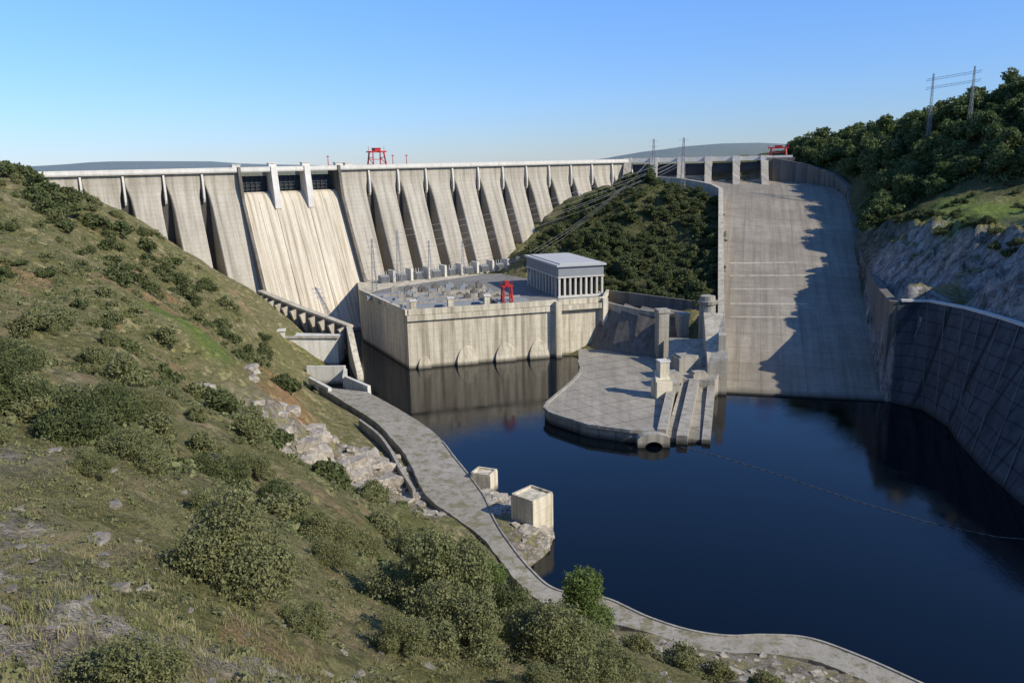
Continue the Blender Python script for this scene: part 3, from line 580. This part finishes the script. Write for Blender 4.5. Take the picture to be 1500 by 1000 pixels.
# path (edges smoothed with a Catmull-Rom curve, slightly worn)
zf=lambda y: 5-1.8*min(max((200-y)/30,0),1)
def smooth(L,m_=8):
    out=[]
    for k in range(len(L)-1):
        p0=Vector(L[max(k-1,0)]);p1=Vector(L[k]);p2=Vector(L[k+1]);p3=Vector(L[min(k+2,len(L)-1)])
        for q in range(m_):
            t_=q/m_; out.append(0.5*((2*p1)+(p2-p0)*t_+(2*p0-5*p1+4*p2-p3)*t_*t_+(3*p1-p0-3*p2+p3)*t_**3))
    out.append(Vector(L[-1])); return out
So,Si=smooth(ESP_out),smooth(ESP_in)
mb=MB(); rj=random.Random(11); grid_=[]; wob=0
for a,d in zip(So,Si):
    dd=(d-a).normalized(); wob=wob*0.7+rj.uniform(-0.22,0.22); grid_.append((a-dd*rj.uniform(-0.08,0.05),d+dd*wob,zf(a.y),zf(d.y)))
for g0,g1 in zip(grid_[:-1],grid_[1:]):
    a,d,z,z2=g0; b2,c2,w1,w2=g1
    mb.poly([(*a,z),(*b2,w1),(*c2,w2),(*d,z2)]); mb.poly([(*a,-8),(*b2,-8),(*b2,w1),(*a,z)]); mb.poly([(*d,z2-4),(*c2,w2-4),(*c2,w2),(*d,z2)])
mb.poly([(*ESP_out[0],-8),(*ESP_in[0],-8),(*ESP_in[0],5),(*ESP_out[0],5)])
structure("path",mb,M_path)
kb=So[24:]; mb=MB(); mb.wall([(p.x-0.3,p.y) for p in kb],0.5,[zf(p.y)-0.5 for p in kb],[zf(p.y)+0.3 for p in kb]); single("kerb",mb,M_pier,"pale concrete kerb along the riverside path","kerb",(-26,281,5))
rwl=smooth([(-60,300),(-50,283),(-43,266),(-37,248),(-31,232)],5); mb=MB(); mb.wall([tuple(p) for p in rwl],1.0,2,[8.2-0.05*k for k in range(len(rwl))]); single("low_wall",mb,M_pier,"low curved weathered retaining wall along the path","wall",(-50,275,4))

def blk(c,d,z0,z1,ang,label):
    b_=thing("concrete_block",label,"block",(c[0],c[1],z0)); mb=MB(); mb.box(c,d,z0-6,z1,ang); part("body",mb,M_power,b_)
    mb=MB()
    ca,sa=math.cos(ang),math.sin(ang); hx,hy=d[0]/2-0.4,d[1]/2-0.4
    q=[(c[0]+x*ca-y*sa,c[1]+x*sa+y*ca) for x,y in ((-hx,-hy),(hx,-hy),(hx,hy),(-hx,hy),(-hx,-hy+0.01))]
    mb.wall(q,0.8,z1,z1+0.6); part("rim",mb,M_power,b_)
blk((4.8,216),(8.4,8.8),0,11.6,-0.75,"large square stained concrete block at the river edge")
blk((-10,247),(7,6),0,6.3,-0.4,"small square concrete block beside the path")

# ------------------------------------------------------------ central low platform and piers
pl=thing("stone_platform","low angular concrete platform projecting into the river","platform",(44,340,0))
mb=MB(); mb.prism(PLAT,-8,4.6); part("body",mb,M_plat,pl)
mb=MB(); mb.wall(PLAT[1:11],1.3,4.0,5.2); part("kerb",mb,M_pier,pl)
for k,(pts,z1,th) in enumerate((([(55.5,287.5),(74,356)],(5.8,9),3.4),([(63,286.8),(83,354)],(3.4,8.6),4.2),([(72,286.5),(89,348)],(1.8,5.5),3.2))):
    mb=MB(); mb.wall(pts,th,-8,list(z1)); part("stepped_wall",mb,M_pier,pl)
mb=MB(); mb.prism([(57,289),(71,288),(88,349),(78,356)],-8,[2.2,1.2,3.6,7.0]); part("ramp",mb,M_plat,pl)
mb=MB(); mb.prism([(74,350),(90,346),(96,356),(98,384),(80,400),(74,372)],-6,[8,8,12,18,16,9]); part("upper_block",mb,M_pier,pl)
for (x,y),d_,z1 in (((71,352),(9,8),10),((81,364),(11,9),15),((84,352),(7,5),10),((70,340),(6,5),8)):
    mb=MB(); mb.box((x,y),d_,0,z1,0.22); mb.box((x,y),(d_[0]*.8,d_[1]*.8),z1,z1+0.8,0.22); part("stepped_block",mb,M_pier,pl)
cu=thing("culvert_mouth","round-arched concrete culvert mouth at the platform tip","culvert",(52,285,0))
mb=MB(); prof=[(-6,-6),(-6,3)]+[(-6*math.cos(a),3+2.0*math.sin(a)) for a in np.linspace(0.2,math.pi-0.2,9)]+[(6,3),(6,-6),(3.4,-6)]+[(3.4*math.cos(a),-0.6+2.8*math.sin(a)) for a in np.linspace(0,math.pi,11)]+[(-3.4,-6)]
mb.extrude(prof,lambda o,z:(52+o,284,z),lambda o,z:(52+o,292,z)); part("arch",mb,M_pier,cu)
mb=MB(); mb.box((52,289),(6.6,2),-5,2.4); part("opening",mb,M_opening,cu)  # dark plug, paints the shade inside the culvert
pr=thing("stepped_pier","tall pale stepped concrete pier on the low platform","pier",(64,334,4.6))
mb=MB(); mb.box((64,334),(7,7),4,12,0.2); part("base",mb,M_power,pr)
mb=MB(); mb.box((64.6,335),(4.2,4.6),12,20,0.2); mb.prism([(61,331.6),(67.2,331.6),(66.8,337),(61.4,337)],12,[12.8,12.8,16,16]); part("shaft",mb,M_power,pr)
mb=MB(); mb.box((64.6,335),(4.7,5.1),20,20.6,0.2); part("cap",mb,M_crest,pr)
for (x,y),z1 in (((77,404),30),((88,408),27)):
    p_=thing("square_pier","square concrete pier with flat cap by the retaining wall","pier",(x,y,4),"square piers by the retaining wall")
    mb=MB(); mb.box((x,y),(5.4,5.4),0,z1-1.6,0.2); part("shaft",mb,M_pier,p_); mb=MB(); mb.box((x,y),(6.4,6.4),z1-1.6,z1,0.2); part("cap",mb,M_pier,p_)
rw=thing("retaining_wall","dark sloping concrete retaining wall below the wooded hill","wall",(55,420,0))
bt=[(42,432),(52,418),(62,409),(75,402),(88,398)]; tp2=[(51,442),(60,431),(68,422),(79,414),(92,410)]
mb=MB()
for k in range(4): mb.poly([(*bt[k],2),(*bt[k+1],2),(*tp2[k+1],24),(*tp2[k],26)]); mb.poly([(*tp2[k],26),(*tp2[k+1],24),(tp2[k+1][0]+4,tp2[k+1][1]+14,24),(tp2[k][0]+4,tp2[k][1]+14,26)])
part("facing",mb,M_dark,rw)  # shadowed face, shade partly painted in by the dark concrete
mb=MB(); mb.wall(tp2,1.2,22,[28,27.4,26.8,26.2,25.8]); part("coping",mb,M_pier,rw)
mb=MB(); mb.wall([(56,462),(72,450),(92,436),(106,428)],1.4,20,[31,30.5,29.5,28.5]); part("upper_wall",mb,M_dark,rw)

# ------------------------------------------------------------ lattice towers and wires
def lattice(mb,base,top,wb,wt,nseg,r):
    base=Vector(base);top=Vector(top)
    L=[]
    for k in range(nseg+1):
        f=k/nseg; c=base.lerp(top,f); w_=wb+(wt-wb)*f; L.append([c+Vector((sx*w_/2,sy*w_/2,0)) for sx,sy in ((-1,-1),(1,-1),(1,1),(-1,1))])
    for k in range(nseg):
        for q in range(4):
            mb.beam(L[k][q],L[k+1][q],r); mb.beam(L[k][q],L[k+1][(q+1)%4],r*0.6); mb.beam(L[k+1][q],L[k+1][(q+1)%4],r*0.6)
def pylon(x,y,h,label,grp,z=None,arms=True,r=0.2):
    z=tz(x,y)-0.5 if z is None else z
    p=thing("lattice_pylon",label,"pylon",(x,y,z),grp); mb=MB(); lattice(mb,(x,y,z),(x,y,z+h),h*0.09,h*0.02,9,r); part("mast",mb,M_steel,p)
    if arms:
        mb=MB()
        for f in (0.72,0.84,0.95): mb.beam((x-h*.1,y-h*.04,z+h*f),(x+h*.1,y+h*.04,z+h*f),r*.8); mb.beam((x-h*.1,y-h*.04,z+h*f),(x,y,z+h*(f+.04)),r*.5); mb.beam((x+h*.1,y+h*.04,z+h*f),(x,y,z+h*(f+.04)),r*.5)
        part("cross_arm",mb,M_steel,p)
    return (x,y,z+h)
T1=pylon(132,622,42,"tall slim lattice pylon rising from the wooded hill","lattice pylons on the hill",r=0.14)
T2=pylon(113,642,36,"tall slim lattice pylon rising from the wooded hill","lattice pylons on the hill",r=0.14)
tops=[]
for s,h in ((142,32),(173,34),(196,26),(222,24)):
    x,y=WXY(s,57)
    if s<150: x,y=-84,492
    tops.append(pylon(x,y,h,"lattice mast on the powerhouse deck before the dam","lattice masts on the deck",28.6,True,0.13))
po=thing("switchyard_portal","steel lattice portal with two masts above the wooded hill","pylon",(300,560,125))
pa,pb=(284,560),(301,542)
for q,(x,y) in enumerate((pa,pb)):
    mb=MB(); zb=tz(x,y)-1; lattice(mb,(x,y,zb),(x,y,156+q*2.5),2.4,0.6,10,0.12); part("mast",mb,M_steel,po)
for z in (152.5,147):
    mb=MB(); a_=Vector((pa[0]-3,pa[1]+3,z-1)); b_=Vector((pb[0]+3,pb[1]-3,z+2))
    mb.beam(a_,b_,0.12); mb.beam(a_+Vector((0,0,1.3)),b_+Vector((0,0,1.3)),0.12)
    for k in range(12): mb.beam(a_.lerp(b_,k/12),a_.lerp(b_,(k+1)/12)+Vector((0,0,1.3)),0.08)
    part("cross_beam",mb,M_steel,po)
def wire(a,b_,sag):
    mb=MB(); a=Vector(a);b_=Vector(b_); prev=a
    for k in range(1,17):
        f=k/16; p=a.lerp(b_,f)-Vector((0,0,sag*4*f*(1-f))); mb.beam(prev,p,0.075,n=3); prev=p
    single("power_line",mb,M_wire,"thin overhead power line strung above the river station","power line",tuple(a),"overhead power lines")
for k,tp_ in enumerate(tops[1:]):
    for q in (0,4): wire((tp_[0],tp_[1],tp_[2]-q),(T1[0]-q,T1[1],T1[2]-13-q-k*2),6)
for q in (0,3,6): wire((18-q,500+q*2,48.5),(T2[0]-q,T2[1],T2[2]-13-q),5)
for q in (0,4,8): wire((T1[0],T1[1],T1[2]-q-8),(150,700,104+q),2)

# ------------------------------------------------------------ foliage
def quads_mesh(name,V4,mat,extra=None):
    n_=len(V4); me=bpy.data.meshes.new(name)
    base=V4.reshape(-1,3); nv=len(base); faces=np.arange(nv,dtype=np.int32)
    me.vertices.add(nv+(len(extra.v) if extra else 0))
    allv=np.vstack([base,np.array(extra.v)]) if extra else base
    me.vertices.foreach_set('co',allv.ravel().astype(np.float32))
    lo=[faces]; starts=list(range(0,nv,4)); mats_=[0]*n_
    pos=nv
    if extra:
        for f in extra.f: lo.append(np.array(f,np.int32)+nv); starts.append(pos); pos+=len(f); mats_.append(1)
    lo=np.concatenate(lo); me.loops.add(len(lo)); me.loops.foreach_set('vertex_index',lo)
    me.polygons.add(len(starts)); me.polygons.foreach_set('loop_start',np.array(starts,np.int32)); me.polygons.foreach_set('material_index',np.array(mats_,np.int32))
    me.update(); me.validate(); me.materials.append(mat)
    if extra: me.materials.append(M_bark)
    return me
def leaves(seed,n_,leaf,lobes,flat=0.8):
    r=np.random.default_rng(seed); lob=np.array(lobes); wgt=lob[:,3]**2; idx=r.choice(len(lob),n_,p=wgt/wgt.sum())
    d=r.normal(size=(n_,3)); d/=np.linalg.norm(d,axis=1)[:,None]; rad=r.uniform(0.55,1.06,n_)**0.7
    lump=1+0.22*np.sin(d[:,0]*7+idx)*np.sin(d[:,1]*6+idx*2)+0.16*np.sin(d[:,2]*11+idx)
    c=lob[idx,:3]+d*(lob[idx,3]*rad*lump)[:,None]*np.array([1,1,flat])
    c[:,2]=np.maximum(c[:,2],-0.05)
    nrm=d*0.6+r.normal(size=(n_,3))*0.7; nrm/=np.linalg.norm(nrm,axis=1)[:,None]
    u=np.cross(nrm,r.normal(size=(n_,3))); u/=np.linalg.norm(u,axis=1)[:,None]; v=np.cross(nrm,u)
    s=(leaf*r.uniform(0.6,1.4,n_))[:,None]; u=u*s; v=v*s*0.6
    return np.stack([c-u,c+v*0.9,c+u,c-v*0.9],1)
def lobeset(seed,kind):
    r=random.Random(seed); L=[]
    if kind=='shrub':
        k=r.randint(13,18)
        for i_ in range(k):
            a=r.uniform(0,6.28); q=r.uniform(0.05,0.74); L.append((q*math.cos(a),q*math.sin(a),r.uniform(0.15,0.9)*(1.05-q*0.9)+0.08,r.uniform(0.17,0.36)))
    else:
        k=r.randint(13,18)
        for i_ in range(k):
            a=r.uniform(0,6.28); z=r.uniform(0.3,1.65); q=r.uniform(0.1,0.62)*(1.15-abs(z-0.85)*0.75); L.append((q*math.cos(a),q*math.sin(a),z,r.uniform(0.2,0.40)))
    return L
def trunk(seed,h,r0,lobes):
    mb=MB(); mb.beam((0,0,-0.3),(0.03,0.02,h),r0,r0*0.6,7)
    for l in lobes[:8]: mb.beam((0.03,0.02,h*0.75),(l[0]*0.85,l[1]*0.85,l[2]),r0*0.5,r0*0.12,5)
    return mb
PROT={}
def proto(key,kind,n_,leaf,mat,seeds):
    out=[]
    for s in seeds:
        L=lobeset(s,kind); q=leaves(s,n_,leaf,L); tr_=trunk(s,0.25 if kind=='shrub' else 0.5,0.05 if kind=='shrub' else 0.06,L)
        out.append((quads_mesh("crown_"+key,q,mat,tr_),quads_mesh("crown",q,mat),tr_))
    PROT[key]=out
proto("far_shrub",'shrub',1500,0.085,M_oak,(1,2,3,4)); proto("far_olive",'shrub',1200,0.08,M_olive,(21,22,23)); proto("far_tree",'tree',2600,0.075,M_pine,(5,6,7,8))
proto("knoll_tree",'tree',2000,0.085,M_oak,(31,32,33,34))
proto("mid_shrub",'shrub',6000,0.042,M_olive,(9,10,11)); proto("near_shrub",'shrub',34000,0.019,M_olive,(12,13,14)); proto("near_tree",'tree',34000,0.022,M_bright,(15,16))
proto("near_oak",'shrub',26000,0.021,M_oak,(17,18))
def plant(key,name,label,cat,x,y,r,hs,grp,z=None,sink=0.1):
    v=random.choice(PROT[key]); o=bpy.data.objects.new(name,v[0]); COL.objects.link(o)
    zz=(tz(x,y) if z is None else z)-sink*r; o.location=(x,y,zz); o.rotation_euler=(0,0,random.uniform(0,6.28)); o.scale=(r,r*random.uniform(0.85,1.1),r*hs)
    o["label"]=label; o["category"]=cat; o["group"]=grp
def plant_parts(key,name,label,cat,x,y,r,hs,grp,i_=0):
    v=PROT[key][i_%len(PROT[key])]; z=tz(x,y)-0.1*r
    e=thing(name,label,cat,(x,y,z),grp); e.rotation_euler=(0,0,random.uniform(0,6.28)); e.scale=(r,r,r*hs)
    o=bpy.data.objects.new("crown",v[1]); COL.objects.link(o); o.parent=e
    o=bpy.data.objects.new("trunk",mkmesh("trunk",v[2],M_bark)); COL.objects.link(o); o.parent=e
NS=[(-14.5,36,4.0,1.2),(-6.5,58,6.2,1.35),(-4.5,44,4.2,1.2),(-9.6,17.5,2.2,1.0),(2.2,50,4.6,1.25),(-10,34,1.7,1.1),(-1.5,66,4.6,1.2),(-23,103,4.8,1.1),(-11,127,7.4,1.1),(-18,121,5.5,1.0),(5.0,57,3.8,1.1),(-27,84,5.6,1.1),(-35,88,5.4,1.1),(-21,79,4.4,1.1),(-38,66,5.2,1.1),(-48,72,5.4,1.1),(-30,60,3.6,1.0),(-58,82,5.6,1),(-28,50,1.8,1.0),(-22,53,2.2,1),(-62,94,5.5,1),(-15,95,3.6,1),(7,80,4.6,1.1),(-31,100,5.0,1),(-44,84,4.6,1),(-9,74,3.4,1),(-1,84,4.0,1),(-46,98,4.6,1),(1,37,1.8,1),(-3,30,1.2,1),(-6,37,2.0,1.1),(-16,62,2.4,1),(8,66,3.6,1.1),(-22,24,1.0,1),(-40,57,2.6,1),(-52,62,3,1),(-38,110,4.2,1),(-54,112,4.6,1),(-12,86,3.0,1)]
for i_,(x,y,r,hs) in enumerate(NS):
    plant_parts("near_oak" if i_ in (11,12,14,15,17,20,24,6,26) else "near_shrub","olive_shrub","dense grey-green shrub on the dry hillside","shrub",x,y,r,hs,"grey-green shrubs on the near hillside",i_)
plant_parts("near_tree","oak_tree","bright green bushy tree above the riverside path","tree",10.8,108,6.4,1.15,"trees on the near hillside",0)
plant_parts("near_tree","oak_tree","broad dark tree on the dry slope","tree",-5,110,4.6,1.0,"trees on the near hillside",1)
for x,y,r in [(31,133,5.5),(36,130,4.5),(44,128,4.5),(24,126,4),(48,131,3.5),(27,120,4),(19,118,4)]:
    plant("mid_shrub","olive_shrub","green shrub beside the riverside path","shrub",x,y,r,0.9,"shrubs beside the path")
for x,y,r in [(-85,285,9),(-139,292,6.5),(-130,265,7.5),(-136,300,5),(-142,345,8),(-148,360,7),(-155,352,7),(-146,372,6),(-195,350,10),(-205,352,9),(-185,362,9),(-178,372,8),(-172,380,8),(-200,365,9),(-213,372,9),(-225,385,9),(-232,380,9),(-165,388,7),(-150,392,7),(-140,388,6),(-118,372,5),(-105,330,4),(-235,395,9),(-190,335,8),(-180,330,7),(-160,320,6),(-125,340,6),(-95,365,4),(-112,352,5),(-66,200,6),(-58,186,6),(-70,180,7),(-40,160,7),(-48,150,6),(-170,345,7),(-163,362,6),(-125,318,5),(-110,300,5),(-150,310,5)]:
    plant("far_shrub","holm_oak","dark green rounded oak bush on the dry slope","bush",x,y,r,0.85,"dark oak bushes on the slope")
HILL=[(-30,60),(-60,70),(-120,130),(-190,230),(-250,350),(-240,400),(-200,420),(-160,420),(-125,375),(-108,355),(-80,278),(-92,225),(-62,205),(-40,200),(-20,170),(0,150),(18,122),(10,90)]
cnt=0
while cnt<298:
    x=random.uniform(-250,20); y=random.uniform(60,420)
    if not pip(np.array([x]),np.array([y]),HILL)[0]: continue
    if math.exp(-((x+100)**2+(y-245)**2)/160)>0.3: continue
    r=random.choice([1.5,1.8,2.2,2.6,3.2,4.2,5.0])*(0.9 if y<120 else 1.1); plant("mid_shrub" if y<170 else random.choice(["far_olive","far_olive","far_shrub"]),"scrub_bush","small grey-green scrub bush on the dry slope","bush",x,y,r,0.9,"scrub bushes on the dry slope"); cnt+=1
CHL=[(8,575),(18,540),(40,525),(56,480),(60,466),(84,446),(104,432),(114,440),(123,480),(138,530),(152,590),(148,640),(120,662),(90,655),(60,642),(30,600)]
pts=[]; cnt=0; tries=0
while cnt<240 and tries<12000:
    tries+=1; x=random.uniform(5,155); y=random.uniform(430,662)
    if not pip(np.array([x]),np.array([y]),CHL)[0] or any((x-a)**2+(y-b_)**2<30 for a,b_ in pts): continue
    pts.append((x,y)); plant("knoll_tree","holm_oak","dark green rounded oak on the wooded knoll","tree",x,y,random.choice([4.2,5.0,6.0,7.2,8.8]),random.uniform(0.55,0.9),"oaks on the wooded knoll",sink=0.15); cnt+=1
RH=[(214,490),(238,530),(256,590),(258,640),(232,700),(290,765),(420,740),(440,480),(380,430),(330,425),(290,436),(272,462),(262,484),(250,488)]
pts=[];cnt=0;tries=0
while cnt<298 and tries<12000:
    tries+=1; x=random.uniform(205,440); y=random.uniform(425,765)
    if not pip(np.array([x]),np.array([y]),RH)[0] or any((x-a)**2+(y-b_)**2<60 for a,b_ in pts): continue
    if x>0.70*y+10: continue
    pts.append((x,y)); plant("far_tree","pine_tree","tall green tree on the wooded hill","tree",x,y,random.choice([6.5,8,9.5,11,13]),random.uniform(0.75,1.1),"trees on the wooded hill",sink=0.15); cnt+=1
for k in range(34):
    y=random.uniform(330,485); x=212+random.uniform(0,9)+(6 if y>400 else -1); plant("far_shrub","cliff_shrub","dark green shrub along the rocky cliff edge","shrub",x,y,random.uniform(3.0,5.0),0.9,"shrubs along the cliff edge")
for k in range(16):
    y=random.uniform(360,470); x=random.uniform(232,290); plant("far_shrub","cliff_shrub","dark green shrub on the grassy terrace","shrub",x,y,random.uniform(2,5),0.9,"shrubs on the grassy terrace")

def tufts(name,n_,hgt,wid,mat,per=5):
    r=np.random.default_rng(n_)
    a=r.uniform(-0.85,0.6,n_); rr=np.exp(r.uniform(math.log(10),math.log(85),n_)); x=a*rr; y=rr
    z=terrain(x,y); ok=(z>6)&(~pip(x,y,ESP)); dn=fbm(x,y,0.15,3); ok&=dn>-0.25; x,y,z=x[ok],y[ok],z[ok]
    x=np.repeat(x,per)+r.normal(size=len(x)*per)*wid*2.5; y=np.repeat(y,per)+r.normal(size=len(y)*per)*wid*2.5; z=np.repeat(z,per)
    m_=len(x); h_=hgt*r.uniform(0.4,1.3,m_); an=r.uniform(0,6.28,m_); lean=r.normal(size=(m_,2))*0.35*h_[:,None]
    ux=np.cos(an)*wid*0.5; uy=np.sin(an)*wid*0.5
    b0=np.c_[x-ux,y-uy,z-0.05]; b1=np.c_[x+ux,y+uy,z-0.05]; t1=np.c_[x+ux*.3+lean[:,0],y+uy*.3+lean[:,1],z+h_]; t0=np.c_[x-ux*.3+lean[:,0],y-uy*.3+lean[:,1],z+h_]
    me=quads_mesh(name,np.stack([b0,b1,t1,t0],1),mat); o=obj(name,me); o["kind"]="stuff"; o["label"]="tufts of grass covering the hillside"; o["category"]="grass"
tufts("dry_grass",18000,0.18,0.026,M_grass,6)
tufts("green_grass",20000,0.15,0.028,M_green,6)
def scrub(name,n_,poly,bx,sz,mat,k=14,thr=-0.35,ls=0.3):
    r=np.random.default_rng(n_+3); x=r.uniform(bx[0],bx[1],n_); y=r.uniform(bx[2],bx[3],n_); ok=pip(x,y,poly)&(fbm(x,y,0.05,3)>thr)&(np.exp(-((x+100)**2+(y-246)**2)/160)<0.35)
    x,y=x[ok],y[ok]; z=terrain(x,y); s=sz*r.uniform(0.5,1.5,len(x)); c=np.c_[x,y,z]
    c=np.repeat(c,k,0); s=np.repeat(s,k); d=r.normal(size=c.shape); d/=np.linalg.norm(d,axis=1)[:,None]; d[:,2]=np.abs(d[:,2]); c=c+d*s[:,None]*np.array([1,1,0.7])
    u=r.normal(size=c.shape); u/=np.linalg.norm(u,axis=1)[:,None]; v=np.cross(u,d); u=u*(s*ls)[:,None]; v=v*(s*ls*0.8)[:,None]
    o=obj(name,quads_mesh(name,np.stack([c-u,c+v,c+u,c-v],1),mat)); o["kind"]="stuff"; o["label"]="low scrub covering the dry slope"; o["category"]="scrub"
scrub("low_scrub",9000,HILL,(-250,20,60,420),0.85,M_olive,18,-0.3)
scrub("dark_scrub",3400,HILL,(-250,20,60,420),1.1,M_oak,22,-0.1,0.25)
scrub("knoll_undergrowth",2600,CHL,(5,155,430,662),2.2,M_oak,26,-9,0.2)
scrub("hill_undergrowth",5000,RH,(205,440,425,765),2.8,M_pine,26,-9,0.2)
NEARP=[(-60,8),(-70,70),(-30,100),(12,110),(25,60),(5,12)]
scrub("ground_cover",9000,NEARP,(-70,25,8,110),0.24,M_olive,22,-0.5)
def rocks(name,spots,mat,label,flat=1.0):
    V_=[];F_=[]; r=random.Random(5)
    bm=bmesh.new(); bmesh.ops.create_icosphere(bm,subdivisions=2,radius=1); bv=[v.co.copy() for v in bm.verts]; bf=[tuple(v.index for v in f.verts) for f in bm.faces]; bm.free()
    X_=np.array([s[0] for s in spots]);Y_=np.array([s[1] for s in spots]); Z_=terrain(X_,Y_)
    for (x,y,sz),z in zip(spots,Z_):
        if z<-1.5: continue
        off=Vector((r.uniform(0,99),)*3); sx,sy,szz=sz*r.uniform(.7,1.6),sz*r.uniform(.6,1.2),sz*r.uniform(.35,.75)*flat; an=r.uniform(0,6.28); ca,sa=math.cos(an),math.sin(an); i0=len(V_)
        tx,ty=r.uniform(-.35,.35),r.uniform(-.35,.35)
        for v in bv:
            q=Vector((max(-0.62,min(0.62,v.x)),max(-0.6,min(0.6,v.y)),max(-0.55,min(0.55,v.z))))*1.45
            d=1+0.35*noise.noise(v*1.5+off)+0.22*noise.noise(v*3.7+off); a_,b2,c_=q.x*d*sx,q.y*d*sy,q.z*d*szz
            V_.append((x+a_*ca-b2*sa,y+a_*sa+b2*ca,float(z)+c_+tx*a_*0.6+ty*b2*0.6-szz*0.3))
        F_+=[tuple(i+i0 for i in f) for f in bf]
    mb=MB(); mb.v=V_; mb.f=F_; o=obj(name,mkmesh(name,mb,mat)); o["kind"]="stuff"; o["label"]=label; o["category"]="rocks"
sp_=[]
def cl(cx,cy,r,n_,s0,s1):
    for _ in range(n_): sp_.append((random.gauss(cx,r),random.gauss(cy,r),s0+(s1-s0)*random.random()**2))
cl(-57,238,9,60,0.8,5.0); cl(-46,228,6,30,0.8,4.0); cl(-46,252,6,36,0.8,4.0); cl(-66,222,6,26,0.8,4.0); cl(-34,238,4,24,0.5,2.6); cl(-24,221,4,20,0.4,2.0)
cl(-3,234,4,46,0.6,3.2); cl(6,209,3,22,0.5,2.4); cl(-2,223,3,18,0.6,2.4); cl(-12,243,3,14,0.4,1.6); cl(30,141,8,90,0.3,1.4); cl(18,127,6,60,0.3,1.3); cl(52,140,6,50,0.3,1.0)
fesp=lambda L:[s for s in L if not pip(np.array([s[0]]),np.array([s[1]]),ESP)[0]]
rocks("rocks",fesp(sp_),M_rock,"pale rocks scattered over the slope and bank")
sp_=[]
cl(-12,19,4,60,0.05,0.3); cl(-20,27,5,60,0.06,0.42); cl(-8,30,4,40,0.05,0.3); cl(-32,45,8,50,0.1,0.6); cl(0,75,9,60,0.2,0.8); cl(0,100,10,40,0.2,0.9)
rocks("small_stones",sp_,M_rockn,"weathered stones lying in dry grass",0.7)
